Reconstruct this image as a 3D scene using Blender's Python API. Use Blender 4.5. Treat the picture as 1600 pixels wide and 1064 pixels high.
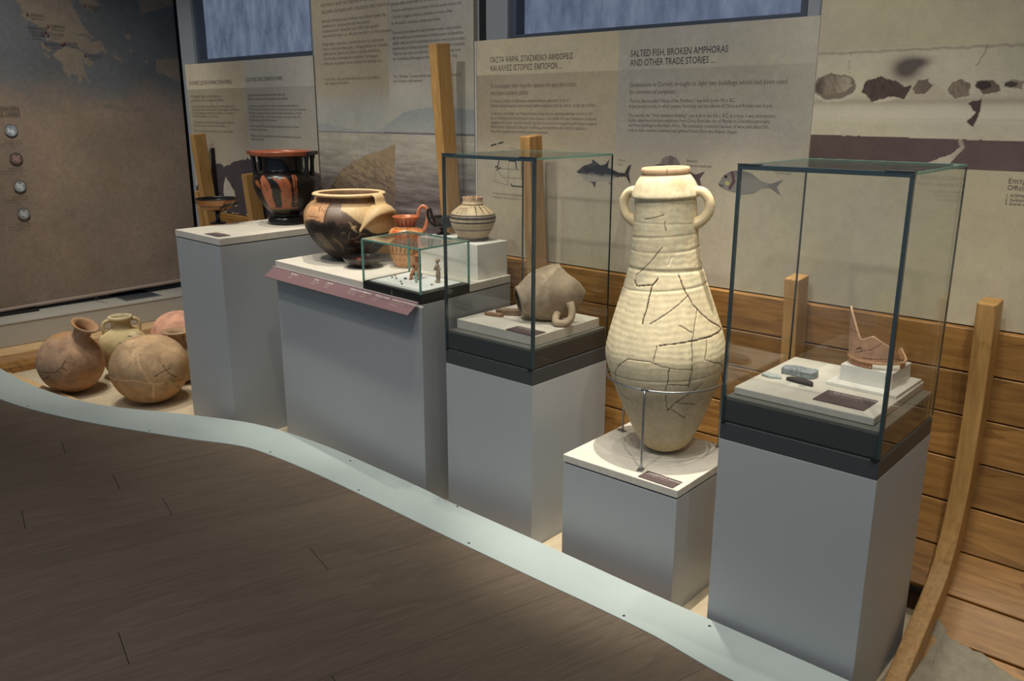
import bpy, bmesh, math, random
import numpy as np
from mathutils import Vector, Matrix, noise as mnoise
from mathutils.geometry import delaunay_2d_cdt

# ------------------------------------------------------------------ camera, world, lights, exposure
for o in list(bpy.data.objects):
    bpy.data.objects.remove(o, do_unlink=True)
SC = bpy.context.scene
COL = SC.collection
PI = math.pi
rng = np.random.RandomState(7)
random.seed(7)

cam_d = bpy.data.cameras.new('camera')
cam_d.sensor_width = 36.0
cam_d.lens = 36.0 * 1327.26 / 1600.0
cam_d.clip_start = 0.02
cam_d.clip_end = 60
cam = bpy.data.objects.new('camera', cam_d)
COL.objects.link(cam)
cam.location = (0, 0, 1.705)
cam.rotation_euler = (PI / 2 - 0.26328, -0.0014, 0.7424)
SC.camera = cam

SC.view_settings.view_transform = 'Standard'
SC.view_settings.look = 'None'
SC.view_settings.gamma = 1.0
SC.view_settings.use_curve_mapping = False
SC.view_settings.exposure = 0.88
SC.cycles.transparent_max_bounces = 32
SC.cycles.max_bounces = 8
SC.cycles.use_denoising = True

W = bpy.data.worlds.new('world')
SC.world = W
W.use_nodes = True
W.node_tree.nodes['Background'].inputs[0].default_value = (0.62, 0.78, 1.0, 1)
W.node_tree.nodes['Background'].inputs[1].default_value = 0.13

def spot(name, loc, target, power, color, size, blend=0.6, radius=0.05):
    d = bpy.data.lights.new(name, 'SPOT')
    d.energy = power
    d.color = color
    d.spot_size = math.radians(size)
    d.spot_blend = blend
    d.shadow_soft_size = radius
    o = bpy.data.objects.new(name, d)
    COL.objects.link(o)
    o.location = loc
    o.rotation_euler = (Vector(target) - Vector(loc)).to_track_quat('-Z', 'Y').to_euler()
    return o

WARM = (1.0, 0.915, 0.77)
NEUT = (1.0, 0.95, 0.87)
COOL = (0.80, 0.90, 1.0)
# track a little in front of the plinths: steep warm light on tops, fronts and wall
for i, (tx, ty, pw) in enumerate([(-5.4, 2.1, 44), (-4.3, 2.5, 40), (-3.5, 2.5, 38), (-2.85, 2.5, 36),
                                  (-2.25, 2.6, 26), (-1.6, 2.5, 12), (-0.95, 2.5, 36), (-0.1, 2.6, 46)]):
    spot('track_or_fill_spot', (tx + 0.10, 1.80, 3.5), (tx, ty, 0.8), pw, WARM, 52, 0.8, 0.03)
# narrow spots straight above the exhibits, the leftmost added to brighten the jars
for i, (tx, ty, pw) in enumerate([(-5.3, 2.1, 46), (-4.4, 2.5, 36), (-3.5, 2.62, 84), (-2.7, 2.6, 34), (-2.22, 2.56, 24), (-1.6, 2.56, 190), (-0.93, 2.45, 34)]):
    spot('track_or_fill_spot', (tx + 0.05, ty - 0.02, 3.5), (tx, ty, 0.8), pw, WARM, 30, 0.7, 0.02)
# fill lamps added over the walkway to brighten its floor
for (lx, ly) in [(-3.9, 0.2), (-2.3, 0.5), (-0.8, 0.9)]:
    spot('walkway_fill', (lx, ly, 3.6), (lx, ly + 0.2, 0.15), 40, NEUT, 88, 0.9, 0.1)
spot('track_or_fill_spot', (-5.9, 2.1, 3.5), (-6.62, 2.55, 0.27), 26, NEUT, 30, 0.8, 0.05)  # fill spot added to brighten the bench top
# fill washers added further out to light the panels and plinth fronts
for i, (lx, ly, tx, tz, pw) in enumerate([(-4.6, 0.9, -5.0, 1.5, 26), (-3.0, 0.9, -3.6, 1.5, 34), (-1.4, 0.9, -2.0, 1.5, 40), (0.2, 0.9, -0.6, 1.5, 46)]):
    spot('track_or_fill_spot', (lx, ly, 3.5), (tx, 2.9, tz), pw, NEUT, 66, 0.8, 0.06)
# fill spot added to brighten the hanging banner
spot('track_or_fill_spot', (-4.8, 1.6, 3.5), (-6.8, 2.3, 0.7), 78, NEUT, 74, 0.9, 0.06)

# ------------------------------------------------------------------ helpers
def lin(c):
    c = np.asarray(c, dtype=float)
    return np.where(c <= 0.04045, c / 12.92, ((c + 0.055) / 1.055) ** 2.4)

def C(r, g, b):
    return tuple(float(v) for v in lin(np.array([r, g, b]) / 255.0))

MATS = {}
def nt(name):
    m = bpy.data.materials.new(name)
    m.use_nodes = True
    t = m.node_tree
    b = t.nodes['Principled BSDF']
    return m, t, b

def mat_plain(name, col, rough=0.6, metal=0.0, var=0.0, scale=20.0, bump=0.0, spec=0.5, stretch=(1, 1, 1)):
    if name in MATS: return MATS[name]
    m, t, b = nt(name)
    b.inputs['Roughness'].default_value = rough
    b.inputs['Metallic'].default_value = metal
    b.inputs['Specular IOR Level'].default_value = spec
    tc = t.nodes.new('ShaderNodeTexCoord')
    mp = t.nodes.new('ShaderNodeMapping')
    mp.inputs['Scale'].default_value = stretch
    t.links.new(tc.outputs['Object'], mp.inputs[0])
    n = t.nodes.new('ShaderNodeTexNoise')
    n.inputs['Scale'].default_value = scale
    n.inputs['Detail'].default_value = 6
    n.inputs['Roughness'].default_value = 0.65
    t.links.new(mp.outputs[0], n.inputs['Vector'])
    r = t.nodes.new('ShaderNodeValToRGB')
    c = np.array(col)
    r.color_ramp.elements[0].position = 0.25
    r.color_ramp.elements[1].position = 0.75
    r.color_ramp.elements[0].color = tuple(c * (1 - var)) + (1,)
    r.color_ramp.elements[1].color = tuple(np.minimum(c * (1 + var), 1)) + (1,)
    t.links.new(n.outputs['Fac'], r.inputs[0])
    t.links.new(r.outputs[0], b.inputs['Base Color'])
    if bump:
        bp = t.nodes.new('ShaderNodeBump')
        bp.inputs['Strength'].default_value = bump
        bp.inputs['Distance'].default_value = 0.002
        t.links.new(n.outputs['Fac'], bp.inputs['Height'])
        t.links.new(bp.outputs[0], b.inputs['Normal'])
    MATS[name] = m
    return m

def mat_wood(name, c1, c2, rough=0.5, axis=0, scale=3.0, fine=60.0, bump=0.25, spread=0.16):
    """procedural timber: grain runs along the given local axis, tone differs per board"""
    if name in MATS: return MATS[name]
    m, t, b = nt(name)
    b.inputs['Roughness'].default_value = rough
    tc = t.nodes.new('ShaderNodeTexCoord')
    oi = t.nodes.new('ShaderNodeObjectInfo')
    ad = t.nodes.new('ShaderNodeVectorMath'); ad.operation = 'ADD'
    sc = t.nodes.new('ShaderNodeVectorMath'); sc.operation = 'SCALE'
    cx = t.nodes.new('ShaderNodeCombineXYZ')
    for k in range(3): t.links.new(oi.outputs['Random'], cx.inputs[k])
    t.links.new(cx.outputs[0], sc.inputs[0]); sc.inputs['Scale'].default_value = 37.0
    t.links.new(tc.outputs['Object'], ad.inputs[0]); t.links.new(sc.outputs[0], ad.inputs[1])
    mp = t.nodes.new('ShaderNodeMapping')
    s = [1.0, 1.0, 1.0]; s[axis] = 0.10
    mp.inputs['Scale'].default_value = s
    t.links.new(ad.outputs[0], mp.inputs[0])
    n1 = t.nodes.new('ShaderNodeTexNoise'); n1.inputs['Scale'].default_value = scale; n1.inputs['Detail'].default_value = 4
    n1.inputs['Distortion'].default_value = 1.2
    n2 = t.nodes.new('ShaderNodeTexNoise'); n2.inputs['Scale'].default_value = fine; n2.inputs['Detail'].default_value = 5
    t.links.new(mp.outputs[0], n1.inputs['Vector']); t.links.new(mp.outputs[0], n2.inputs['Vector'])
    wv = t.nodes.new('ShaderNodeMath'); wv.operation = 'MULTIPLY'; wv.inputs[1].default_value = 9.0
    t.links.new(n1.outputs['Fac'], wv.inputs[0])
    fr = t.nodes.new('ShaderNodeMath'); fr.operation = 'FRACT'
    t.links.new(wv.outputs[0], fr.inputs[0])
    mx = t.nodes.new('ShaderNodeMath'); mx.operation = 'MULTIPLY_ADD'; mx.inputs[1].default_value = 0.22
    t.links.new(fr.outputs[0], mx.inputs[0])
    m2 = t.nodes.new('ShaderNodeMath'); m2.operation = 'MULTIPLY'; m2.inputs[1].default_value = 0.78
    t.links.new(n2.outputs['Fac'], m2.inputs[0]); t.links.new(m2.outputs[0], mx.inputs[2])
    r = t.nodes.new('ShaderNodeValToRGB')
    r.color_ramp.elements[0].position = 0.25; r.color_ramp.elements[1].position = 0.8
    r.color_ramp.elements[0].color = tuple(c1) + (1,); r.color_ramp.elements[1].color = tuple(c2) + (1,)
    t.links.new(mx.outputs[0], r.inputs[0])
    hv = t.nodes.new('ShaderNodeHueSaturation')
    mr = t.nodes.new('ShaderNodeMapRange'); mr.inputs['To Min'].default_value = 1 - spread; mr.inputs['To Max'].default_value = 1 + spread
    t.links.new(oi.outputs['Random'], mr.inputs['Value']); t.links.new(mr.outputs[0], hv.inputs['Value'])
    t.links.new(r.outputs[0], hv.inputs['Color']); t.links.new(hv.outputs[0], b.inputs['Base Color'])
    bp = t.nodes.new('ShaderNodeBump'); bp.inputs['Strength'].default_value = bump; bp.inputs['Distance'].default_value = 0.002
    t.links.new(mx.outputs[0], bp.inputs['Height']); t.links.new(bp.outputs[0], b.inputs['Normal'])
    MATS[name] = m
    return m

def mat_paint(name, rough=0.6, grain=0.12, scale=60.0, bump=0.15, spec=0.4):
    """surface colour painted per vertex (slip, glaze, print), with fine procedural grain on top"""
    if name in MATS: return MATS[name]
    m, t, b = nt(name)
    b.inputs['Roughness'].default_value = rough
    b.inputs['Specular IOR Level'].default_value = spec
    at = t.nodes.new('ShaderNodeAttribute'); at.attribute_name = 'paint'
    tc = t.nodes.new('ShaderNodeTexCoord')
    n = t.nodes.new('ShaderNodeTexNoise'); n.inputs['Scale'].default_value = scale; n.inputs['Detail'].default_value = 6
    t.links.new(tc.outputs['Object'], n.inputs['Vector'])
    mr = t.nodes.new('ShaderNodeMapRange'); mr.inputs['From Min'].default_value = 0.25; mr.inputs['From Max'].default_value = 0.75
    mr.inputs['To Min'].default_value = 1 - grain; mr.inputs['To Max'].default_value = 1 + grain
    t.links.new(n.outputs['Fac'], mr.inputs['Value'])
    mu = t.nodes.new('ShaderNodeVectorMath'); mu.operation = 'SCALE'
    t.links.new(at.outputs['Color'], mu.inputs[0]); t.links.new(mr.outputs[0], mu.inputs['Scale'])
    t.links.new(mu.outputs[0], b.inputs['Base Color'])
    if bump:
        bp = t.nodes.new('ShaderNodeBump'); bp.inputs['Strength'].default_value = bump; bp.inputs['Distance'].default_value = 0.002
        t.links.new(n.outputs['Fac'], bp.inputs['Height']); t.links.new(bp.outputs[0], b.inputs['Normal'])
    MATS[name] = m
    return m

def mat_glass(name='clear_glass', tint=(0.985, 0.992, 0.988)):
    if name in MATS: return MATS[name]
    m = bpy.data.materials.new(name); m.use_nodes = True
    t = m.node_tree; t.nodes.clear()
    out = t.nodes.new('ShaderNodeOutputMaterial')
    mix = t.nodes.new('ShaderNodeMixShader')
    tr = t.nodes.new('ShaderNodeBsdfTransparent'); tr.inputs[0].default_value = tint + (1,)
    gl = t.nodes.new('ShaderNodeBsdfGlossy'); gl.inputs['Roughness'].default_value = 0.0
    # thin-sheet Schlick Fresnel, the same from both sides of the sheet
    lw = t.nodes.new('ShaderNodeLayerWeight'); lw.inputs['Blend'].default_value = 0.5
    pw = t.nodes.new('ShaderNodeMath'); pw.operation = 'POWER'; pw.inputs[1].default_value = 5.0
    ma = t.nodes.new('ShaderNodeMath'); ma.operation = 'MULTIPLY_ADD'; ma.inputs[1].default_value = 0.96; ma.inputs[2].default_value = 0.035
    t.links.new(lw.outputs['Facing'], pw.inputs[0]); t.links.new(pw.outputs[0], ma.inputs[0])
    t.links.new(ma.outputs[0], mix.inputs[0]); t.links.new(tr.outputs[0], mix.inputs[1]); t.links.new(gl.outputs[0], mix.inputs[2])
    t.links.new(mix.outputs[0], out.inputs[0])
    MATS[name] = m
    return m

def mat_print_bg(name, base, var=0.10):
    """plaster-like printed background: blotches over a beige or grey ground"""
    if name in MATS: return MATS[name]
    m, t, b = nt(name)
    b.inputs['Roughness'].default_value = 0.75
    b.inputs['Specular IOR Level'].default_value = 0.2
    tc = t.nodes.new('ShaderNodeTexCoord')
    n1 = t.nodes.new('ShaderNodeTexNoise'); n1.inputs['Scale'].default_value = 3.0; n1.inputs['Detail'].default_value = 8; n1.inputs['Roughness'].default_value = 0.7
    n2 = t.nodes.new('ShaderNodeTexNoise'); n2.inputs['Scale'].default_value = 90.0; n2.inputs['Detail'].default_value = 3
    t.links.new(tc.outputs['Object'], n1.inputs['Vector']); t.links.new(tc.outputs['Object'], n2.inputs['Vector'])
    ad = t.nodes.new('ShaderNodeMath'); ad.operation = 'ADD'
    t.links.new(n1.outputs['Fac'], ad.inputs[0]); t.links.new(n2.outputs['Fac'], ad.inputs[1])
    r = t.nodes.new('ShaderNodeValToRGB')
    c = np.array(base)
    r.color_ramp.elements[0].position = 0.38; r.color_ramp.elements[1].position = 0.62
    r.color_ramp.elements[0].color = tuple(c * (1 - var)) + (1,); r.color_ramp.elements[1].color = tuple(c * (1 + var)) + (1,)
    dv = t.nodes.new('ShaderNodeMath'); dv.operation = 'MULTIPLY'; dv.inputs[1].default_value = 0.5
    t.links.new(ad.outputs[0], dv.inputs[0]); t.links.new(dv.outputs[0], r.inputs[0]); t.links.new(r.outputs[0], b.inputs['Base Color'])
    MATS[name] = m
    return m

def set_props(o, label=None, cat=None, group=None, kind=None):
    if label: o['label'] = label
    if cat: o['category'] = cat
    if group: o['group'] = group
    if kind: o['kind'] = kind
    return o

def thing(name, label, cat, loc=(0, 0, 0), rz=0.0, group=None):
    o = bpy.data.objects.new(name, None)
    COL.objects.link(o)
    o.empty_display_size = 0.1
    o.location = loc
    o.rotation_euler = (0, 0, rz)
    return set_props(o, label, cat, group)

def link_mesh(name, me, mat, parent=None, loc=None, rot=None):
    o = bpy.data.objects.new(name, me)
    COL.objects.link(o)
    for m in (mat if isinstance(mat, (list, tuple)) else [mat]):
        me.materials.append(m)
    if parent is not None: o.parent = parent
    if loc is not None: o.location = loc
    if rot is not None: o.rotation_euler = rot
    return o

def box_mesh(x0, x1, y0, y1, z0, z1, bevel=0.0, segs=2):
    bm = bmesh.new()
    vs = [bm.verts.new(p) for p in [(x0, y0, z0), (x1, y0, z0), (x1, y1, z0), (x0, y1, z0), (x0, y0, z1), (x1, y0, z1), (x1, y1, z1), (x0, y1, z1)]]
    for f in [(3, 2, 1, 0), (4, 5, 6, 7), (0, 1, 5, 4), (1, 2, 6, 5), (2, 3, 7, 6), (3, 0, 4, 7)]:
        bm.faces.new([vs[i] for i in f])
    if bevel:
        bmesh.ops.bevel(bm, geom=bm.edges[:], offset=bevel, segments=segs, profile=0.5, affect='EDGES')
    me = bpy.data.meshes.new('box')
    bm.to_mesh(me); bm.free()
    return me

def box(name, x0, x1, y0, y1, z0, z1, mat, parent=None, bevel=0.0, **k):
    return link_mesh(name, box_mesh(x0, x1, y0, y1, z0, z1, bevel), mat, parent, **k)

def obox(name, x0, x1, y0, y1, z0, z1, mat, parent=None, bevel=0.0):
    """box whose origin sits at its own centre, so object coordinates are local"""
    c = ((x0 + x1) / 2, (y0 + y1) / 2, (z0 + z1) / 2)
    hx, hy, hz = (x1 - x0) / 2, (y1 - y0) / 2, (z1 - z0) / 2
    return link_mesh(name, box_mesh(-hx, hx, -hy, hy, -hz, hz, bevel), mat, parent, loc=c)

def smooth(me, on=True):
    me.polygons.foreach_set('use_smooth', [on] * len(me.polygons))

def grid_mesh(P, wrap_u=False, wrap_v=False, caps=False):
    """P: (nu, nv, 3) points -> quad mesh"""
    nu, nv = P.shape[:2]
    idx = np.arange(nu * nv).reshape(nu, nv)
    a = idx if wrap_u else idx[:-1]
    b = np.roll(idx, -1, 0) if wrap_u else idx[1:]
    if wrap_v:
        q = np.stack([a, b, np.roll(b, -1, 1), np.roll(a, -1, 1)], -1).reshape(-1, 4)
    else:
        q = np.stack([a[:, :-1], b[:, :-1], b[:, 1:], a[:, 1:]], -1).reshape(-1, 4)
    me = bpy.data.meshes.new('grid')
    faces = q.tolist()
    me.from_pydata(P.reshape(-1, 3).tolist(), [], faces)
    me.update()
    return me

def paint(me, rgb):
    """rgb: (n,3) display colours 0..1 per vertex"""
    n = len(me.vertices)
    col = np.ones((n, 4), dtype=np.float32)
    col[:, :3] = lin(np.clip(rgb, 0, 1))
    a = me.color_attributes.new('paint', 'FLOAT_COLOR', 'POINT')
    a.data.foreach_set('color', col.ravel())

def catmull(pts, n):
    """smooth curve through pts (k,d), n samples spaced by arc length"""
    p = np.asarray(pts, float)
    d = np.r_[0, np.cumsum(np.linalg.norm(np.diff(p, axis=0), axis=1) + 1e-9)]
    q = np.vstack([2 * p[0] - p[1], p, 2 * p[-1] - p[-2]])
    t = np.linspace(0, d[-1], n)
    k = np.clip(np.searchsorted(d, t, 'right') - 1, 0, len(p) - 2)
    u = ((t - d[k]) / (d[k + 1] - d[k]))[:, None]
    h = (d[k + 1] - d[k])[:, None]
    def tang(i):
        i0 = np.clip(i - 1, 0, len(p) - 1); i1 = np.clip(i + 1, 0, len(p) - 1)
        dd = (d[i1] - d[i0])[:, None]
        return (p[i1] - p[i0]) / dd
    m0, m1 = tang(k), tang(k + 1)
    return (2 * u**3 - 3 * u**2 + 1) * p[k] + (u**3 - 2 * u**2 + u) * h * m0 + (-2 * u**3 + 3 * u**2) * p[k + 1] + (u**3 - u**2) * h * m1

def nz(x, y, z, s=1.0, seed=0.0):
    """cheap vectorised value noise in 0..1"""
    x = np.asarray(x) * s + seed * 13.7; y = np.asarray(y) * s + seed * 7.3; z = np.asarray(z) * s + seed * 3.1
    xi, yi, zi = np.floor(x), np.floor(y), np.floor(z)
    fx, fy, fz = x - xi, y - yi, z - zi
    fx, fy, fz = [f * f * (3 - 2 * f) for f in (fx, fy, fz)]
    def h(a, b, c):
        v = np.sin(a * 127.1 + b * 311.7 + c * 74.7) * 43758.5453
        return v - np.floor(v)
    r = 0
    for dx, wx in ((0, 1 - fx), (1, fx)):
        for dy, wy in ((0, 1 - fy), (1, fy)):
            for dz, wz in ((0, 1 - fz), (1, fz)):
                r = r + h(xi + dx, yi + dy, zi + dz) * wx * wy * wz
    return r

def fbm(x, y, z, s=1.0, seed=0.0, o=4):
    r = 0; a = 0.5; tot = 0
    for i in range(o):
        r = r + a * nz(x, y, z, s * 2**i, seed + i); tot += a; a *= 0.55
    return r / tot

def segdist(px, py, pts):
    """distance to a polyline"""
    d = np.full(np.shape(px), 1e9)
    for (ax, ay), (bx, by) in zip(pts[:-1], pts[1:]):
        vx, vy = bx - ax, by - ay
        t = np.clip(((px - ax) * vx + (py - ay) * vy) / (vx * vx + vy * vy + 1e-12), 0, 1)
        d = np.minimum(d, np.hypot(px - ax - t * vx, py - ay - t * vy))
    return d

def inpoly(px, py, poly):
    r = np.zeros(np.shape(px), bool)
    n = len(poly)
    for i in range(n):
        x0, y0 = poly[i]; x1, y1 = poly[(i + 1) % n]
        c = ((y0 > py) != (y1 > py))
        with np.errstate(divide='ignore', invalid='ignore'):
            r ^= c & (px < (x1 - x0) * (py - y0) / (y1 - y0 + 1e-12) + x0)
    return r

def mix(a, b, t):
    t = np.asarray(t)[..., None]
    return a * (1 - t) + np.asarray(b) * t

def S(e0, e1, x):
    t = np.clip((x - e0) / (e1 - e0), 0, 1)
    return t * t * (3 - 2 * t)

def rgb(r, g, b):
    return np.array([r, g, b]) / 255.0

def lathe(name, prof, mat, parent=None, nseg=128, nprof=120, colour=None, displace=None, smooth_prof=True, loc=None, rot=None, thr=None):
    """turned vessel. theta 0 faces local -Y (the visitor), positive theta to the visitor's right.
    colour(th, z, r, s) -> (...,3); displace(th, z, r, s) -> radial offset"""
    pr = catmull(prof, nprof) if smooth_prof else np.asarray(prof, float)
    nprof = len(pr)
    s = np.linspace(0, 1, nprof)
    th = np.linspace(-PI, PI, nseg, endpoint=False)
    T, R = np.meshgrid(th, pr[:, 0], indexing='ij')
    Z = np.broadcast_to(pr[:, 1], T.shape)
    SS = np.broadcast_to(s, T.shape)
    R = np.maximum(R, 0.0004)
    D = displace(T, Z, R, SS) if displace else 0.0
    RR = R + D
    P = np.stack([RR * np.sin(T), -RR * np.cos(T), Z], -1)
    me = grid_mesh(P, wrap_u=True)
    smooth(me)
    if colour is not None:
        c = colour(T, Z, R, SS)
        paint(me, c.reshape(-1, 3))
    return link_mesh(name, me, mat, parent, loc, rot)

def tube(name, pts, rad, mat, parent=None, n=40, seg=14, flat=1.0, col=None, up=(0, 0, 1), caps=True):
    """swept tube along a smooth path; rad scalar or list along the path; flat < 1 squashes it along 'up'"""
    p = catmull(pts, n)
    if np.isscalar(rad): r = np.full(n, rad)
    else: r = np.interp(np.linspace(0, 1, n), np.linspace(0, 1, len(rad)), rad)
    t = np.gradient(p, axis=0); t /= np.linalg.norm(t, axis=1)[:, None]
    upv = np.array(up, float)
    P = np.zeros((n, seg, 3))
    prev = None
    for i in range(n):
        b = np.cross(t[i], upv) if prev is None else prev - t[i] * (prev @ t[i])
        if np.linalg.norm(b) < 1e-5: b = np.cross(t[i], (1.0, 0.3, 0.1))
        b /= np.linalg.norm(b); prev = b
        c = np.cross(b, t[i])
        a = np.linspace(0, 2 * PI, seg, endpoint=False)
        P[i] = p[i] + r[i] * (np.cos(a)[:, None] * b + flat * np.sin(a)[:, None] * c)
    if caps:
        P = np.concatenate([np.repeat(p[:1, None], seg, 1), P, np.repeat(p[-1:, None], seg, 1)], 0)
    me = grid_mesh(P, wrap_v=True)
    smooth(me)
    if col is not None:
        paint(me, np.broadcast_to(np.asarray(col), (len(me.vertices), 3)) if np.ndim(col) == 1 else col)
    return link_mesh(name, me, mat, parent)

def ring(name, c, R, r, mat, parent=None, n=96, seg=12, tilt=None):
    a = np.linspace(0, 2 * PI, n, endpoint=False); b = np.linspace(0, 2 * PI, seg, endpoint=False)
    A, Bq = np.meshgrid(a, b, indexing='ij')
    P = np.stack([c[0] + (R + r * np.cos(Bq)) * np.cos(A), c[1] + (R + r * np.cos(Bq)) * np.sin(A), c[2] + r * np.sin(Bq)], -1)
    me = grid_mesh(P, wrap_u=True, wrap_v=True); smooth(me)
    return link_mesh(name, me, mat, parent)

def prism(name, poly, z0, z1, mat, parent=None, bevel=0.0, frame=None, loc=None):
    """extrude a 2-D outline; frame maps (u, v, w) to local xyz"""
    f = frame or (lambda u, v, w: (u, v, w))
    bm = bmesh.new()
    a = [bm.verts.new(f(u, v, z0)) for u, v in poly]
    b = [bm.verts.new(f(u, v, z1)) for u, v in poly]
    n = len(poly)
    bm.faces.new(a[::-1]); bm.faces.new(b)
    for i in range(n):
        bm.faces.new([a[i], a[(i + 1) % n], b[(i + 1) % n], b[i]])
    bmesh.ops.recalc_face_normals(bm, faces=bm.faces[:])
    if bevel:
        bmesh.ops.bevel(bm, geom=bm.edges[:], offset=bevel, segments=2, profile=0.5, affect='EDGES')
    me = bpy.data.meshes.new('prism'); bm.to_mesh(me); bm.free()
    return link_mesh(name, me, mat, parent, loc)

def fill_outlines(me, name):
    """fill glyph outlines that overlap themselves: constrained triangulation, then keep what the outlines wind around"""
    n = len(me.vertices); ne = len(me.edges)
    co = np.zeros(n * 3); me.vertices.foreach_get('co', co); co = co.reshape(-1, 3)[:, :2]
    ed = np.zeros(ne * 2, int); me.edges.foreach_get('vertices', ed); ed = ed.reshape(-1, 2)
    # loops are consecutive runs of vertices; the words are gaps along x, handled one by one
    par = np.arange(n)
    def find(i):
        while par[i] != i:
            par[i] = par[par[i]]; i = par[i]
        return i
    for a, b in ed:
        ra_, rb_ = find(a), find(b)
        if ra_ != rb_: par[ra_] = rb_
    root = np.array([find(i) for i in range(n)])
    loops = {}
    for i, r_ in enumerate(root): loops.setdefault(r_, []).append(i)
    boxes = sorted((co[v, 0].min(), co[v, 0].max(), r_) for r_, v in ((r_, np.array(v)) for r_, v in loops.items()))
    groups = []; hi = -1e9
    for x0, x1, r_ in boxes:
        if x0 > hi: groups.append([])
        groups[-1].append(r_); hi = max(hi, x1)
    V_, F_ = [], []
    for g in groups:
        gs = set(g)
        e = ed[np.isin(root[ed[:, 0]], g)]
        ids = np.unique(e); mp_ = {int(k): i for i, k in enumerate(ids)}
        pts = [Vector(co[k]) for k in ids]
        vo, eo, fo, *_ = delaunay_2d_cdt(pts, [(mp_[int(a)], mp_[int(b)]) for a, b in e], [], 0, 1e-7)
        if not fo: continue
        vo = np.array([tuple(v) for v in vo]); tri = np.array(fo)
        cen = vo[tri].mean(1)
        # directed edges: outlines run in vertex order
        a, b = co[e[:, 0]], co[e[:, 1]]
        up = (a[None, :, 1] <= cen[:, None, 1]) & (b[None, :, 1] > cen[:, None, 1])
        dn = (a[None, :, 1] > cen[:, None, 1]) & (b[None, :, 1] <= cen[:, None, 1])
        side = (b[None, :, 0] - a[None, :, 0]) * (cen[:, None, 1] - a[None, :, 1]) - (cen[:, None, 0] - a[None, :, 0]) * (b[None, :, 1] - a[None, :, 1])
        wn = (up & (side > 0)).sum(1) - (dn & (side < 0)).sum(1)
        k = len(V_)
        V_ += [(x, y, 0.0) for x, y in vo]
        F_ += (tri[wn != 0] + k).tolist()
    bpy.data.meshes.remove(me)
    out = bpy.data.meshes.new(name)
    out.from_pydata(V_, [], F_); out.update()
    return out

def text(name, body, size, loc, rot, mat, parent=None, bold=0.0, width=None, right=False):
    """flat lettering as a mesh"""
    c = bpy.data.curves.new(name, 'FONT')
    c.body = body
    c.size = size
    c.offset = bold
    greek = bold > 0 or any('\u0370' <= ch <= '\u03ff' for ch in body)
    c.resolution_u = (1 if size < 0.022 else 2) if greek else 2
    c.fill_mode = 'NONE' if greek else 'FRONT'
    tmp = bpy.data.objects.new('tmp', c)
    COL.objects.link(tmp)
    dg = bpy.context.evaluated_depsgraph_get()
    me = bpy.data.meshes.new_from_object(tmp.evaluated_get(dg))
    bpy.data.objects.remove(tmp, do_unlink=True)
    bpy.data.curves.remove(c)
    if greek: me = fill_outlines(me, name)
    me.materials.clear()
    o = link_mesh(name, me, mat, parent, loc, rot)
    n = len(me.vertices)
    co = np.zeros(n * 3); me.vertices.foreach_get('co', co); co = co.reshape(-1, 3)
    if width: co[:, 0] *= width / max(co[:, 0].max(), 1e-6)
    if right: co[:, 0] -= co[:, 0].max()
    me.vertices.foreach_set('co', co.ravel()); me.update()
    return o
# materials used all over
M_GREY = mat_plain('plinth_lacquer', C(172, 176, 178), 0.45, var=0.03, scale=300, bump=0.05)
M_SLAB = mat_plain('pale_stone', C(205, 200, 188), 0.75, var=0.08, scale=14, bump=0.2)
M_WHITE = mat_plain('white_block', C(228, 226, 218), 0.7, var=0.02, scale=30)
M_STRIP = mat_plain('deck_edge_paint', C(172, 185, 184), 0.5, var=0.03, scale=12)
M_DARK = mat_plain('dark_base', C(66, 70, 72), 0.4, var=0.04, scale=80)
M_BLACK = mat_plain('black_base', C(30, 32, 32), 0.35, var=0.04, scale=60)
M_CARD = mat_plain('caption_card', C(88, 74, 74), 0.6, var=0.03, scale=50)
M_RAIL = mat_plain('label_rail', C(116, 90, 94), 0.6, var=0.03, scale=50)
M_WTEXT = mat_plain('white_print', C(235, 230, 225), 0.7)
M_GTEXT = mat_plain('grey_print', C(190, 175, 172), 0.7)
M_INK = mat_plain('dark_ink', C(46, 44, 46), 0.7)
M_INK2 = mat_plain('soft_ink', C(98, 91, 84), 0.7)
M_INK3 = mat_plain('pale_ink', C(104, 96, 88), 0.7)
M_STEEL = mat_plain('brushed_steel', C(170, 172, 172), 0.35, metal=0.9, var=0.05, scale=200)
M_TEAL = mat_plain('glass_edge', C(52, 68, 72), 0.15, var=0.05, scale=40, spec=0.8)
M_TEAL2 = mat_plain('bright_glass_edge', C(110, 160, 145), 0.15, var=0.1, scale=40, spec=0.8)
M_GLASS = mat_glass()
M_OAK = mat_wood('oak_rib', C(160, 120, 66), C(200, 158, 98), 0.45, axis=2, scale=3, fine=90, bump=0.12)
M_PLANK = mat_wood('oak_plank', C(120, 84, 40), C(178, 132, 72), 0.5, axis=0, scale=2.6, fine=70, bump=0.3, spread=0.18)
M_PINE = mat_wood('pale_timber', C(206, 166, 114), C(236, 202, 154), 0.55, axis=1, scale=4, fine=60)
M_FLOORW = mat_wood('walkway_oak', C(88, 76, 64), C(108, 94, 80), 0.6, axis=1, scale=3, fine=110, bump=0.10, spread=0.07)
M_GLAZE = mat_paint('glazed_clay', 0.28, 0.08, 90, 0.06, 0.5)
M_SLIP = mat_paint('slip_painted_clay', 0.5, 0.10, 80, 0.15, 0.4)
M_CLAY = mat_paint('matt_clay', 0.8, 0.12, 45, 0.35, 0.25)
M_PRINT = mat_paint('printed_sheet', 0.75, 0.06, 120, 0.0, 0.2)
WX = (PI / 2, 0, 0)            # lettering on the back wall
BX = (PI / 2, 0, PI / 2)       # lettering on the banner
FX = (0, 0, 0)                 # lettering lying flat

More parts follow.
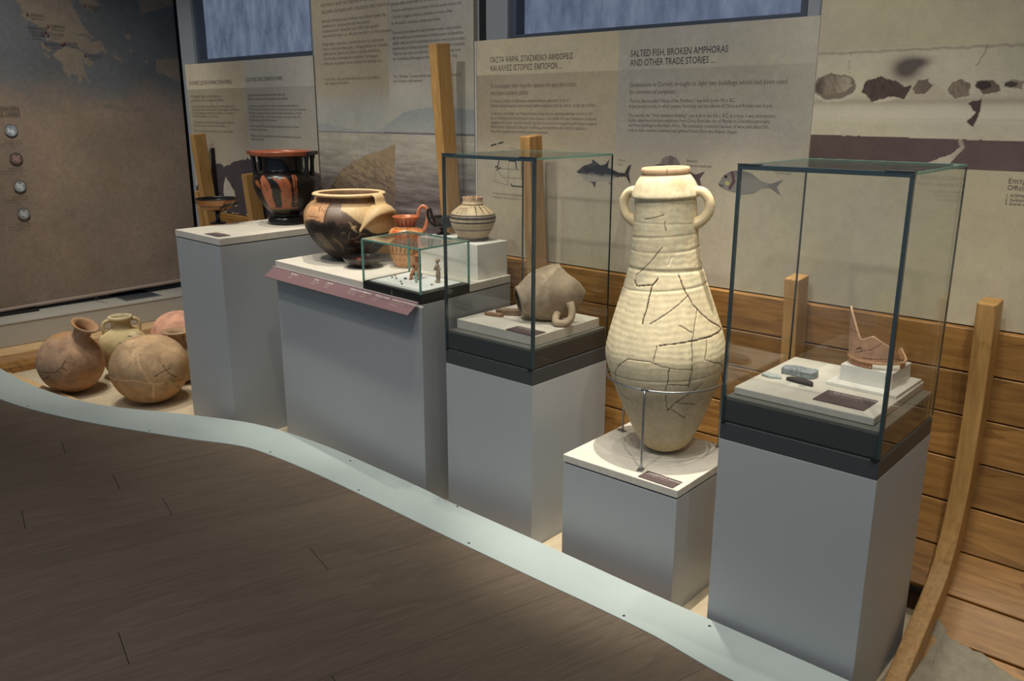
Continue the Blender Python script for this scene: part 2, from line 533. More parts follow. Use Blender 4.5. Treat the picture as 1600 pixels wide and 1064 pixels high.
# ------------------------------------------------------------------ setting: floors, walls, windows
M_WALL = mat_plain('painted_wall', C(140, 146, 152), 0.8, var=0.03, scale=8)
M_DWALL = mat_plain('dark_wall', C(70, 70, 72), 0.9, var=0.05, scale=4)
M_CONC = mat_plain('hold_floor_stone', C(206, 190, 160), 0.8, var=0.12, scale=25, bump=0.3)
fl = box('floor_display', -7.6, 1.6, 1.2, 4.2, -0.12, 0.0, M_CONC); fl['kind'] = 'structure'

# deck edge: curved grey strip between the walkway and the lower display floor
IN = np.array([(-7.3, 1.56), (-6.4, 1.57), (-5.8, 1.58), (-5.2, 1.60), (-4.66, 1.71), (-4.11, 1.98), (-3.88, 2.085), (-3.76, 2.13), (-3.55, 2.175), (-3.21, 2.205), (-2.83, 2.205), (-2.52, 2.20),
               (-2.37, 2.19), (-1.9, 2.185), (-1.29, 2.172), (-0.68, 2.17), (0.4, 2.16), (1.5, 2.15)])
OUT = np.array([(-7.3, 1.30), (-6.4, 1.31), (-5.7, 1.325), (-5.14, 1.38), (-4.78, 1.45), (-4.36, 1.58), (-3.79, 1.81), (-3.58, 1.91), (-3.44, 1.95), (-3.06, 1.98), (-2.64, 1.985), (-2.21, 1.98), (-1.82, 1.98),
                (-1.25, 1.98), (-0.95, 1.95), (0.4, 1.93), (1.5, 1.92)])
xs = np.linspace(-7.3, 1.5, 260)
ci = catmull(IN, 1200); co = catmull(OUT, 1200)
yin = np.interp(xs, ci[:, 0], ci[:, 1]); yout = np.interp(xs, co[:, 0], co[:, 1])
def yout_at(x): return np.interp(x, co[:, 0], co[:, 1])
P = np.zeros((len(xs), 4, 3))
for k, (yy, zz) in enumerate([(yout, 0.130), (yout, 0.1525), (yin, 0.1525), (yin, 0.130)]):
    P[:, k] = np.stack([xs, yy, np.full_like(xs, zz)], -1)
st = link_mesh('trim_1', grid_mesh(P, wrap_v=True), M_STRIP); st['kind'] = 'structure'
st['label'] = 'curved grey painted edge strip between dark wooden walkway and display plinths'
P = np.zeros((len(xs), 2, 3))
P[:, 0] = np.stack([xs, yin - 0.004, np.zeros_like(xs)], -1); P[:, 1] = np.stack([xs, yin - 0.004, np.full_like(xs, 0.13)], -1)
fa = link_mesh('fascia', grid_mesh(P), mat_plain('fascia_paint', C(60, 60, 60), 0.8), st)
sol = fa.modifiers.new('t', 'SOLIDIFY'); sol.thickness = 0.012
scr = None
for (sx, dy) in [(-4.9, .02), (-4.05, .02), (-3.36, .02), (-2.72, .02), (-2.05, .02), (-1.35, .02), (-1.12, .17), (-0.75, .02), (-3.0, .19), (-2.3, .2)]:
    if scr is None:
        bm = bmesh.new(); bmesh.ops.create_cone(bm, cap_ends=True, segments=10, radius1=0.0055, radius2=0.004, depth=0.002)
        scr = bpy.data.meshes.new('screw'); bm.to_mesh(scr); bm.free(); scr.materials.append(mat_plain('screw_steel', C(70, 70, 68), 0.5))
    so = bpy.data.objects.new('screw', scr); COL.objects.link(so); so.parent = st; so.location = (sx, float(yout_at(sx)) + dy, 0.1533)

# dark walkway boards, laid slightly off square to the back wall
fb = box('floor', -9.0, 1.6, -1.2, 1.28, -0.12, 0.128, mat_plain('subfloor', C(40, 36, 32), 0.9)); fb['kind'] = 'structure'
fb['label'] = 'dark brown wooden walkway floor in front of the display'
ang = math.radians(14.5)
dv = np.array([math.sin(ang), math.cos(ang)]); nv = np.array([math.cos(ang), -math.sin(ang)])
BW = 0.185
bi = 0
for k in range(-50, 12):
    t0 = k * BW + 0.0004; t1 = (k + 1) * BW - 0.0004
    def send(t):
        ss = np.linspace(-1.5, 4.5, 1500)
        x = nv[0] * t + dv[0] * ss; y = nv[1] * t + dv[1] * ss
        hit = np.where((y > yout_at(x) + 0.02))[0]
        return ss[hit[0]] if len(hit) else ss[-1]
    tt = np.linspace(t0, t1, 5)
    ends = [send(t) for t in tt]
    lo = -1.15
    starts = [(-1.15 - nv[1] * t) / dv[1] for t in tt]
    mid = (nv * (t0 + t1) / 2 + dv * np.mean(ends))
    if mid[0] < -8.6 or mid[0] > 2.0: continue
    cuts = []
    c = starts[2] + rng.uniform(0.3, 1.9)
    while c < min(ends) - 0.25:
        cuts.append(c); c += rng.uniform(1.5, 2.2)
    bounds = [None] + cuts + [None]
    for a, b in zip(bounds[:-1], bounds[1:]):
        A = [(t, s if a is None else a + 0.0012) for t, s in zip(tt, starts)]
        Bq = [(t, s if b is None else b - 0.0012) for t, s in zip(tt, ends)]
        loop = A + Bq[::-1] if (a is None or b is None) else [A[0], A[-1], Bq[-1], Bq[0]]
        if a is not None and b is None: loop = [A[0], A[-1]] + Bq[::-1]
        if a is None and b is not None: loop = A + [Bq[-1], Bq[0]]
        o = prism('plank', loop, -0.021, 0.0, M_FLOORW, fb)
        o.location = (0, 0, 0.15 - rng.uniform(0, 0.0004)); o.rotation_euler = (0, 0, -ang)
        bi += 1

# back wall behind the panels, with two window openings
WY = 2.945
bw = thing('wall_back', None, None); bw['kind'] = 'structure'
for (x0, x1, z0, z1) in [(-5.74, 1.6, 0.0, 2.0), (-5.74, -5.56, 2.0, 3.7), (-4.22, -2.73, 2.0, 3.7), (-1.34, 1.6, 2.0, 3.7), (-5.56, -4.22, 3.0, 3.7), (-2.73, -1.34, 3.0, 3.7)]:
    box('wall_section', x0, x1, WY, WY + 0.2, z0, z1, M_WALL, bw)
box('shadow_gap', -2.905, -2.862, WY - 0.0015, WY + 0.001, 2.02, 3.7, mat_plain('gap_black', C(22, 24, 28), 0.9), bw)  # solid black strip; the slit's shade is put into its colour
def mat_blind():
    m, t, b = nt('backlit_blind')
    b.inputs['Roughness'].default_value = 0.8
    b.inputs['Base Color'].default_value = C(60, 75, 100) + (1,)
    tc = t.nodes.new('ShaderNodeTexCoord')
    mp = t.nodes.new('ShaderNodeMapping'); mp.inputs['Scale'].default_value = (10, 1, 4.0)
    n = t.nodes.new('ShaderNodeTexNoise'); n.inputs['Scale'].default_value = 1.0; n.inputs['Detail'].default_value = 7; n.inputs['Roughness'].default_value = 0.7
    t.links.new(tc.outputs['Object'], mp.inputs[0]); t.links.new(mp.outputs[0], n.inputs['Vector'])
    r = t.nodes.new('ShaderNodeValToRGB')
    r.color_ramp.elements[0].position = 0.3; r.color_ramp.elements[1].position = 0.75
    r.color_ramp.elements[0].color = C(74, 86, 110) + (1,); r.color_ramp.elements[1].color = C(152, 164, 186) + (1,)
    t.links.new(n.outputs['Fac'], r.inputs[0])
    t.links.new(r.outputs[0], b.inputs['Emission Color'])
    b.inputs['Emission Strength'].default_value = 0.28
    return m
M_BLIND = mat_blind()
M_FRAME = mat_plain('window_frame_grey', C(70, 78, 92), 0.6, var=0.03)
for k, (x0, x1) in enumerate([(-5.56, -4.22), (-2.73, -1.34)]):
    w = thing('window_%d' % (k + 1), None, None); w['kind'] = 'structure'
    z0, z1 = 2.0, 3.0
    f = 0.035
    for (a, b, c, d) in [(x0, x0 + f, z0, z1), (x1 - f, x1, z0, z1), (x0 + f, x1 - f, z0, z0 + 0.035), (x0 + f, x1 - f, z1 - f, z1)]:
        box('window_frame', a, b, WY + 0.02, WY + 0.10, c, d, M_FRAME, w)
    obox('blind', x0 + f, x1 - f, WY + 0.075, WY + 0.085, z0 + 0.035, z1 - f, M_BLIND, w)
wl = box('wall_left', -7.8, -7.6, -1.2, 4.4, 0.0, 3.7, M_DWALL); wl['kind'] = 'structure'
wf = box('wall_alcove', -7.6, -5.74, 4.2, 4.4, 0.0, 3.7, M_DWALL); wf['kind'] = 'structure'
wr = box('light_block_right', 1.7, 1.85, -0.6, 4.4, 0.0, 3.7, mat_plain('light_block_warm', C(150, 132, 110), 0.9)); wr['kind'] = 'structure'  # unseen wall added to keep cool ambient light off the right-hand faces
ce = box('ceiling', -7.8, 1.6, 0.2, 4.4, 3.7, 3.8, mat_plain('ceiling_dark', C(60, 60, 62), 0.9)); ce['kind'] = 'structure'

# ------------------------------------------------------------------ the boat side: planks and ribs
hull = thing('boat_hull', 'oak boat side of wide horizontal planks with upright curved ribs along the back wall', 'boat')
FRONT = np.array([(2.0, 2.735), (1.6, 2.765), (1.15, 2.80), (1.0, 2.815), (0.8, 2.825), (0.6, 2.815), (0.46, 2.79), (0.36, 2.755), (0.27, 2.69), (0.19, 2.58), (0.10, 2.44), (0.05, 2.36), (0.0, 2.26)])  # z, y
fc = catmull(FRONT, 400)
tg = np.gradient(fc, axis=0); tg /= np.linalg.norm(tg, axis=1)[:, None]
nrm = np.stack([tg[:, 1], -tg[:, 0]], -1)
nrm *= np.sign(nrm[:, 1])[:, None]
RD = 0.085
back = fc + nrm * RD
def rib(xc, top, wid=0.054, low=-1.0):
    k0 = np.argmin(np.abs(fc[:, 0] - top))
    k1 = len(fc) - 1 if low < 0 else np.argmin(np.abs(fc[:, 0] - low))
    idx = np.unique(np.linspace(k0, k1, 44).astype(int))
    f = fc[idx]; b = back[idx]
    P = np.zeros((len(idx), 4, 3))
    for j, (q, sx) in enumerate([(f, -1), (f, 1), (b, 1), (b, -1)]):
        P[:, j] = np.stack([np.full(len(idx), sx * wid / 2), q[:, 1], np.maximum(q[:, 0], -0.05)], -1)
    me = grid_mesh(P, wrap_v=True)
    bm = bmesh.new(); bm.from_mesh(me)
    bm.verts.ensure_lookup_table()
    bm.faces.new([bm.verts[i] for i in range(4)][::-1])
    sharp = [e for e in bm.edges if len(e.link_faces) == 2 and e.calc_face_angle(0) > 0.9]
    bmesh.ops.bevel(bm, geom=sharp, offset=0.004, segments=2, profile=0.5, affect='EDGES')
    bmesh.ops.recalc_face_normals(bm, faces=bm.faces[:])
    bm.to_mesh(me); bm.free()
    return link_mesh('rib', me, M_OAK, hull, loc=(xc, 0, 0))
RIBS = [(-0.634, 1.148), (-1.25, 1.142), (-2.465, 1.602), (-3.00, 2.0), (-4.79, 1.33), (-5.36, 1.56)]
for xc, top in RIBS: rib(xc, top, low=-1.0 if xc > -1 else (0.20 if xc > -2 else 0.52))
rib(-5.43, 1.19, 0.05, 0.45)
# planks follow the back of the ribs
pl = fc + nrm * (RD + 0.004); plb = fc + nrm * (RD + 0.034)
arc = np.r_[0, np.cumsum(np.linalg.norm(np.diff(pl, axis=0), axis=1))]
a0 = np.interp(1.045, pl[::-1, 0], arc[::-1])
PH = 0.1475
joints = [-6.2, -4.81, -2.47, -1.24, -0.62, 0.9]
r_ = 0
for row in range(10):
    s0 = a0 + row * PH + 0.002; s1 = a0 + (row + 1) * PH - 0.002
    if s0 > arc[-1] - 0.05: break
    s1 = min(s1, arc[-1])
    ss = np.linspace(s0, s1, 6)
    F = np.stack([np.interp(ss, arc, pl[:, 0]), np.interp(ss, arc, pl[:, 1])], -1)
    Bk = np.stack([np.interp(ss, arc, plb[:, 0]), np.interp(ss, arc, plb[:, 1])], -1)
    loop = np.vstack([F, Bk[::-1]])
    js = [-6.2, -4.79, -2.465, -1.25, 0.9] if row % 2 == 0 else [-6.2, -3.0, -1.25, -0.634, 0.9]
    js[0] = -5.455
    segs = None
    if row == 6: segs = [(-1.30, -1.14), (-0.676, 0.9)]
    elif row > 6: js = [-0.676, 0.9]
    elif row == 5: js = [-1.30, -0.634, 0.9]
    elif row == 4: js = [-2.50, -1.25, 0.9]
    for x0, x1 in (segs or list(zip(js[:-1], js[1:]))):
        xm = (x0 + x1) / 2; h = (x1 - x0) / 2 - 0.0008
        zc = float(np.mean(loop[:, 0])); yc = float(np.mean(loop[:, 1])); off = rng.uniform(-0.0015, 0.0015)
        o = prism('plank', [(y - yc, z - zc) for z, y in loop], -h, h, M_PLANK, hull, frame=lambda u, v, w: (w, u, v), loc=(xm, yc + off, zc))
        bm = bmesh.new(); bm.from_mesh(o.data)
        bmesh.ops.bevel(bm, geom=[e for e in bm.edges if e.calc_length() > 0.3 and e.calc_face_angle(0) > 0.6], offset=0.003, segments=1, affect='EDGES')
        bm.to_mesh(o.data); bm.free()
# stone fill that laps over the lowest planks at the right
bm = bmesh.new()
edge = [(-0.690, 2.80, 0.115), (-0.655, 2.775, 0.105), (-0.622, 2.751, 0.092), (-0.596, 2.735, 0.081), (-0.590, 2.722, 0.071), (-0.578, 2.713, 0.064), (-0.560, 2.716, 0.066), (-0.544, 2.708, 0.062), (-0.525, 2.711, 0.063), (-0.505, 2.704, 0.059), (-0.48, 2.708, 0.060), (-0.458, 2.700, 0.056), (-0.43, 2.686, 0.047), (-0.407, 2.683, 0.045), (-0.38, 2.672, 0.040), (-0.356, 2.675, 0.040), (-0.25, 2.65, 0.03), (0.2, 2.62, 0.02), (1.4, 2.60, 0.01)]
rows = []
for x, y, z in edge:
    rows.append([bm.verts.new(p) for p in ((x, y + 0.02, -0.03), (x, y + 0.004, z + 0.004), (x, y - 0.006, z + 0.004), (x, y - 0.05, z * 0.55 + 0.004), (x, y - 0.12, 0.012), (x, 2.45, 0.004), (x, 2.20, 0.0025), (x, 2.19, -0.03))])
for r0, r1 in zip(rows[:-1], rows[1:]):
    for k in range(7): bm.faces.new([r0[k], r0[k + 1], r1[k + 1], r1[k]])
bmesh.ops.recalc_face_normals(bm, faces=bm.faces[:])
me = bpy.data.meshes.new('fill'); bm.to_mesh(me); bm.free()
o = link_mesh('stone_fill', me, mat_plain('grey_stone_fill', C(150, 143, 125), 0.85, var=0.2, scale=30, bump=0.5), fl)
o = obox('board', -2.6, -0.05, 2.165, 2.262, 0.0, 0.012, M_PLANK, fl)
for (x0, x1) in [(-1.36, -1.22), (-1.21, -1.05), (-2.02, -1.86)]:
    obox('tile', x0, x1, 2.27, 2.75, 0.0, 0.006, M_CONC, fl)

# ------------------------------------------------------------------ printed panels on the back wall
PY = 2.92
def wall_pt(u, v, d): return np.stack([u, np.full_like(u, PY - d), v], -1)
BXP = -6.6
def ban_pt(u, v, d): return np.stack([np.full_like(u, BXP + d), u, v], -1)

def pgrid(name, u0, u1, v0, v1, nu, nv, fn, parent, d=0.0006, pt=wall_pt, mask=None, mat=None):
    """flat print: a grid whose vertices carry the printed colour; mask keeps only the inked cells"""
    u = np.linspace(u0, u1, nu); v = np.linspace(v0, v1, nv)
    U, V = np.meshgrid(u, v, indexing='ij')
    P = pt(U, V, d)
    col = fn(U, V).reshape(-1, 3)
    idx = np.arange(nu * nv).reshape(nu, nv)
    q = np.stack([idx[:-1, :-1], idx[1:, :-1], idx[1:, 1:], idx[:-1, 1:]], -1)
    if mask is not None:
        mu = (U[:-1, :-1] + U[1:, 1:]) / 2; mv = (V[:-1, :-1] + V[1:, 1:]) / 2
        q = q[mask(mu, mv)]
    q = q.reshape(-1, 4)
    used = np.unique(q); remap = -np.ones(nu * nv, int); remap[used] = np.arange(len(used))
    me = bpy.data.meshes.new(name)
    me.from_pydata(P.reshape(-1, 3)[used].tolist(), [], remap[q].tolist()); me.update()
    paint(me, col[used])
    return link_mesh(name, me, mat or M_PRINT, parent)

def ground(U, V, base, seed=0, amp=0.10):
    n = fbm(U, V, U * 0, 2.6, seed, 6) - 0.5
    m = fbm(U, V, U * 0, 45, seed + 3, 3) - 0.5
    k = 1 + amp * 2.2 * n + 0.10 * m
    c = base * np.clip(k, 0.6, 1.3)[..., None]
    c[..., 2] *= (1 - 0.10 * (fbm(U, V, U * 0, 4.5, seed + 9, 4) - 0.4))
    return c

BEI = rgb(196, 184, 160); BEI_D = rgb(172, 161, 140); GRY = rgb(182, 178, 168); GRY_D = rgb(163, 159, 150)

def t_wall(name, body, size, x, z, mat, parent, width=None, bold=0.0, d=0.0012):
    return text(name, body, size, (x, PY - d, z), WX, mat, parent, bold=bold, width=width)

# panel: colonies give Corinth power
p1 = box('info_panel', -5.655, -4.185, PY, 2.943, 1.05, 2.005, mat_plain('panel_edge', C(170, 160, 142), 0.8))
set_props(p1, 'beige bilingual wall panel on colonies and power with dark cypress silhouette print', 'panel')
CYP = [(-5.404, 1.449), (-5.387, 1.473), (-5.356, 1.47), (-5.344, 1.164), (-5.437, 1.158)]
TRE = [(-5.47, 1.30), (-5.40, 1.345), (-5.319, 1.375), (-5.246, 1.355), (-5.17, 1.375), (-5.091, 1.398), (-5.0, 1.41), (-4.922, 1.415), (-4.86, 1.40), (-4.75, 1.40), (-4.6, 1.37), (-4.185, 1.36), (-4.185, 1.05), (-5.655, 1.05), (-5.655, 1.2)]
LIG = [(-5.283, 1.221), (-5.246, 1.287), (-5.2, 1.25), (-5.147, 1.203), (-5.13, 1.10), (-5.28, 1.10)]
def f_p1(U, V):
    c = ground(U, V, BEI, 1)
    body = (V < 1.845)
    right = U > -4.913
    c = np.where(body[..., None], ground(U, V, BEI_D, 2), c)
    c = np.where((right & ~body)[..., None], ground(U, V, GRY, 3), c)
    c = np.where((right & body)[..., None], ground(U, V, GRY_D, 3), c)
    fade = S(1.62, 1.42, V)
    c = mix(c, ground(U, V, rgb(188, 178, 160), 4), fade * 0.6)
    jag = (fbm(U, V, U * 0, 30, 5, 4) - 0.5) * 0.05
    dk = ground(U, V, rgb(78, 70, 74), 6, 0.35)
    w = inpoly(U + jag, V + jag, TRE); c = np.where(w[..., None], dk, c)
    l = inpoly(U + jag * 0.6, V, LIG); c = np.where(l[..., None], ground(U, V, rgb(186, 178, 165), 7), c)
    y = inpoly(U + jag * 0.3, V, CYP); c = np.where(y[..., None], ground(U, V, rgb(60, 54, 60), 8), c)
    return c
pgrid('printed_face', -5.655, -4.185, 1.05, 2.005, 300, 200, f_p1, p1)
t_wall('heading', 'ΟΙ ΑΠΟΙΚΙΕΣ ΕΔΩΣΑΝ ΔΥΝΑΜΗ ΣΤΗΝ ΚΟΡΙΝΘΟ', 0.034, -5.622, 1.872, M_INK, p1, 0.555, 0.0008)
t_wall('heading', 'COLONIES GIVE CORINTH POWER', 0.034, -4.902, 1.880, M_INK, p1, 0.40, 0.0006)
gl = [(1.790, 0.40, 'Η Κόρινθος ήταν η μητέρα πόλεων,'), (1.766, 0.43, 'με αποικίες σε στρατηγικές θέσεις.'), (1.728, 0.55, 'Οι πρώτες αποικίες ιδρύθηκαν τον 8ο αιώνα π.Χ.'),
      (1.707, 0.61, 'στις Συρακούσες, στη Λευκάδα, το Ανακτόριον, το Σόλλιον,'), (1.686, 0.53, 'και στην Αμβρακία, κοντά στο εμπόριο της Δύσης,'), (1.665, 0.35, 'ενώ ακολούθησε η Ποτίδαια.'),
      (1.626, 0.53, 'Το εμπόριο με τις αποικίες έφερε μεγάλο πλούτο'), (1.605, 0.43, 'και δύναμη σε όλη την πόλη.'), (1.570, 0.52, 'Τα νομίσματά τους έχουν τον ίδιο τύπο.')]
for z, w, s in gl: t_wall('paragraph', s, 0.020 if z < 1.75 else 0.024, -5.612, z, M_INK2, p1, w)
el = [(1.793, 0.41, 'Corinth was famous among the other ancient cities, that'), (1.770, 0.44, 'due to its colonies and trading links it was wealthy.'), (1.730, 0.55, 'The colonies were along the trade routes of the Ionian and the Adriatic Sea.'),
      (1.709, 0.62, 'The first colonies to be founded were Corfu, Syracuse, Leucas and Anactorium,'), (1.688, 0.57, 'Ambracia, Apollonia in Illyria, Sollium and also Epidamnus, all of them'), (1.667, 0.56, 'in the 8th to 6th c. B.C., on the shores used as stops on the way west.'), (1.646, 0.30, 'Potidaea was the last of the colonies.'),
      (1.610, 0.53, 'Most of them had the same weights, measures and coins of Corinth'), (1.589, 0.21, 'in order to trade with it.'), (1.552, 0.55, 'Merchants, potters and craftsmen of the city travelled there and the goods'), (1.531, 0.15, 'brought it great wealth.')]
for z, w, s in el: t_wall('paragraph', s, 0.020 if z < 1.75 else 0.024, -4.895, z, M_INK2, p1, w)

# panel: tall sea view
p2 = box('info_panel', -4.172, -2.918, PY, 2.943, 1.05, 3.0, mat_plain('panel_edge', C(170, 160, 142), 0.8))
set_props(p2, 'tall wall panel with text above a grey sea and headland print', 'panel')
HILL = [(-4.177, 1.20), (-4.06, 1.31), (-3.95, 1.40), (-3.86, 1.44), (-3.76, 1.475), (-3.62, 1.505), (-3.501, 1.54), (-3.505, 1.40), (-3.53, 1.04), (-4.18, 1.04)]
MNT = [(-4.18, 1.640), (-4.08, 1.637), (-3.97, 1.625), (-3.85, 1.606), (-3.7, 1.60), (-3.62, 1.612), (-3.52, 1.655), (-3.43, 1.70), (-3.33, 1.715), (-3.25, 1.722), (-3.1, 1.72), (-2.9, 1.712), (-2.9, 1.59), (-4.18, 1.59)]
def f_p2(U, V):
    c = ground(U, V, rgb(186, 174, 152), 11)
    right = U > -3.53
    c = np.where(right[..., None], ground(U, V, rgb(186, 180, 168), 12), c)
    c = mix(c, ground(U, V, rgb(172, 172, 166), 13), S(1.86, 1.70, V))
    m = inpoly(U, V, MNT)
    c = mix(c, ground(U, V, rgb(146, 152, 156), 14), m * (0.45 + 0.45 * S(1.60, 1.69, V)))
    hor = 1.594 + (U + 4.17) * 0.002
    sea = V < hor
    rip = fbm(U * 0.35, V * 3.2, U * 0, 22, 15, 5)
    depth = S(1.6, 1.15, V)
    sc = mix(ground(U, V, rgb(176, 172, 160), 16), rgb(104, 96, 98), depth)
    sc = sc * (1 + (rip[..., None] - 0.5) * (0.25 + 1.1 * depth[..., None]))
    c = np.where(sea[..., None], sc, c)
    ln = np.abs(V - hor) < 0.004
    c = np.where(ln[..., None], rgb(110, 108, 112), c)
    h = inpoly(U + (fbm(U, V, U * 0, 20, 18, 3) - 0.5) * 0.03, V, HILL)
    hc = ground(U, V, rgb(146, 128, 104), 17, 0.2)
    hr = fbm(U * 0.5, V * 2.2 + U * 0.7, U * 0, 60, 19, 5)
    hc = mix(hc, rgb(84, 72, 70), S(0.46, 0.66, hr) * S(1.52, 1.36, V) * 0.6)
    hc = mix(hc, rgb(92, 80, 80), S(1.40, 1.22, V) * 0.6)
    c = np.where(h[..., None], hc, c)
    return c
pgrid('printed_face', -4.172, -2.918, 1.05, 3.0, 260, 420, f_p2, p2)
tl = [(2.250, 0.60, 'κέντρο για τα προϊόντα της εποχής'), (2.215, 0.58, 'αρχαίοι έμποροι και ναυτικοί από παντού'), (2.168, 0.55, 'Μεγάλη ζήτηση είχαν πολλά κορινθιακά προϊόντα,'), (2.143, 0.42, 'υφάσματα, αρώματα και κεραμική,'), (2.118, 0.49, 'οι αμφορείς γέμιζαν με λάδι και κρασί'), (2.092, 0.59, 'και ταξίδευαν με πλοία σε όλη τη Μεσόγειο.'),
      (2.050, 0.52, 'Κορίνθιοι τεχνίτες, γνωστοί για τα χάλκινα'), (2.025, 0.56, 'σκεύη τους και κεραμείς, πλημμύρισαν τις αγορές,'), (2.0, 0.49, 'έφτασαν σε λιμάνια της Δύσης και της Ανατολής'), (1.975, 0.47, 'τα πλοία μετέφεραν επίσης τρόφιμα'), (1.95, 0.50, 'όπως κρασί και παστά ψάρια.'), (1.868, 0.48, 'Η Δίολκος ένωνε τους δύο κόλπους της πόλης'), (1.846, 0.22, 'και έφερνε πλούτο.')]
for z, w, s in tl: t_wall('paragraph', s, 0.021 if z < 2.2 else 0.026, -4.085, z, M_INK2, p2, w)
tr = [(2.245, 0.50, 'Merchants and seamen of the ancient'), (2.212, 0.52, 'people who are known as famous traders and craft of art'), (2.182, 0.50, 'colonies and harbours, it made Corinth trade centre and'), (2.152, 0.44, 'Corinth’s biggest objects, exhibitions were often'), (2.122, 0.36, 'by the seaside, merchants, seamen and traders.'),
      (2.078, 0.50, 'There was a great demand for many Corinthian products, such as textiles,'), (2.053, 0.51, 'olive oil and the local porous limestone. Corinthian potters had flooded the'), (2.028, 0.52, 'markets, which put forth the amphorae in the ancient world to carry perfume,'), (2.003, 0.52, 'amphorae were also playing an important role in the transportation of products.'), (1.978, 0.49, 'There was also wine and salted fish. They were traded over wide'), (1.953, 0.47, 'for travelling throughout the Mediterranean Sea.'), (1.868, 0.49, 'The “Diolkos” connected the two gulfs in the peninsula of'), (1.846, 0.22, 'the Corinthian trade network.')]
for z, w, s in tr: t_wall('paragraph', s, 0.021 if z < 2.2 else 0.026, -3.495, z, M_INK2, p2, w)

# panel: salted fish
p3 = box('info_panel', -2.900, -1.281, PY, 2.943, 1.05, 2.016, mat_plain('panel_edge', C(170, 160, 142), 0.8))
set_props(p3, 'bilingual wall panel on salted fish and broken amphoras with three fish drawings', 'panel')
def f_p3(U, V):
    right = U > -2.1
    body = V < 1.866
    c = ground(U, V, rgb(196, 184, 158), 21)
    c = np.where(body[..., None], ground(U, V, rgb(170, 158, 136), 22), c)
    c = np.where((right & ~body)[..., None], ground(U, V, rgb(184, 178, 166), 23), c)
    c = np.where((right & body)[..., None], ground(U, V, rgb(170, 165, 154), 23), c)
    c = mix(c, ground(U, V, rgb(190, 180, 160), 24), S(1.62, 1.48, V) * 0.8)
    return c
pgrid('printed_face', -2.900, -1.281, 1.05, 2.016, 300, 190, f_p3, p3)
box('panel_trim', -2.909, -2.901, PY - 0.004, PY + 0.02, 1.05, 2.016, mat_plain('white_trim', C(205, 205, 200), 0.6), p3)
t_wall('heading', 'ΠΑΣΤΑ ΨΑΡΙΑ, ΣΠΑΣΜΕΝΟΙ ΑΜΦΟΡΕΙΣ', 0.033, -2.813, 1.918, M_INK, p3, 0.480, 0.0009)
t_wall('heading', 'ΚΑΙ ΑΛΛΕΣ ΙΣΤΟΡΙΕΣ ΕΜΠΟΡΩΝ ...', 0.033, -2.813, 1.882, M_INK, p3, 0.42, 0.0009)
t_wall('heading', 'SALTED FISH, BROKEN AMPHORAS', 0.036, -2.044, 1.914, M_INK, p3, 0.428, 0.0004)
t_wall('heading', 'AND OTHER TRADE STORIES ...', 0.036, -2.044, 1.879, M_INK, p3, 0.375, 0.0004)
gl = [(1.808, 0.50, 'Οι ανασκαφές στην Κόρινθο έφεραν στο φως δύο κτίρια,'), (1.778, 0.23, 'που είχαν εμπορική χρήση:'), (1.745, 0.47, 'Το πρώτο, η «Οικία του Εμπόρου», κατασκευάστηκε μέσα στον 7ο αι. π.Χ.'), (1.724, 0.605, 'Διέθετε αρκετά δωμάτια, όπου αποκαλύφθηκε κεραμική από την Ιταλία, τη Χίο και τη Ρόδο.'),
      (1.690, 0.59, 'Το δεύτερο, το «Κτίριο των Καρχηδονιακών Αμφορέων», κατασκευάστηκε τον 5ο αι. π.Χ.'), (1.670, 0.61, 'σε μια πολυσύχναστη διασταύρωση τριών δρόμων. Εδώ ήρθαν στο φως σπασμένοι εμπορικοί'), (1.650, 0.613, 'αμφορείς από τη Χίο, την πόλη Μένδη της Χαλκιδικής και την Καρχηδόνα στη Βόρεια Αφρική.'), (1.631, 0.56, 'Μέσα στους αμφορείς υπήρχαν υπολείμματα κρασιού και παστών ψαριών,'), (1.611, 0.35, 'όπως τόνου, φαγκριού και τσιπούρας Ατλαντικού Ωκεανού.')]
for z, w, s in gl: t_wall('paragraph', s, 0.018 if z < 1.76 else 0.024, -2.812, z, M_INK2, p3, w)
el = [(1.800, 0.662, 'Excavations in Corinth brought to light two buildings which had been used'), (1.773, 0.215, 'for commercial purposes:'), (1.740, 0.47, 'The first, the so-called “House of the Merchant”, was built in the 7th c. B.C.'), (1.720, 0.615, 'It had several rooms, in which pottery from Italy and the islands of Chios and Rhodes was found.'),
      (1.685, 0.63, 'The second, the “Punic Amphora Building”, was built in the 5th c. B.C. at a busy 3-way intersection.'), (1.666, 0.61, 'Inside, were found broken amphoras from Chios, from the city of Mende in Chalcidice peninsula,'), (1.647, 0.608, 'and from Carthage in Northern Africa. The amphoras contained residues of wine and salted fish,'), (1.628, 0.485, 'such as tuna, common seabream and gilthead bream from the Atlantic Ocean.')]
for z, w, s in el: t_wall('paragraph', s, 0.019 if z < 1.76 else 0.025, -2.042, z, M_INK2, p3, w)
TUNA = [(-2.302, 1.456), (-2.266, 1.482), (-2.222, 1.495), (-2.217, 1.512), (-2.176, 1.488), (-2.151, 1.493), (-2.131, 1.514), (-2.137, 1.481), (-2.081, 1.463), (-2.052, 1.462), (-2.036, 1.49), (-2.019, 1.499), (-2.031, 1.461), (-2.019, 1.415), (-2.044, 1.448), (-2.08, 1.446), (-2.122, 1.427), (-2.119, 1.411), (-2.143, 1.427), (-2.197, 1.418), (-2.202, 1.392), (-2.217, 1.413), (-2.264, 1.428)]
BREAM = [(-1.92, 1.495), (-1.882, 1.508), (-1.872, 1.530), (-1.84, 1.540), (-1.81, 1.532), (-1.795, 1.515), (-1.787, 1.5), (-1.739, 1.479), (-1.721, 1.472), (-1.681, 1.486), (-1.702, 1.457), (-1.687, 1.412), (-1.719, 1.448), (-1.783, 1.437), (-1.878, 1.431), (-1.929, 1.462)]
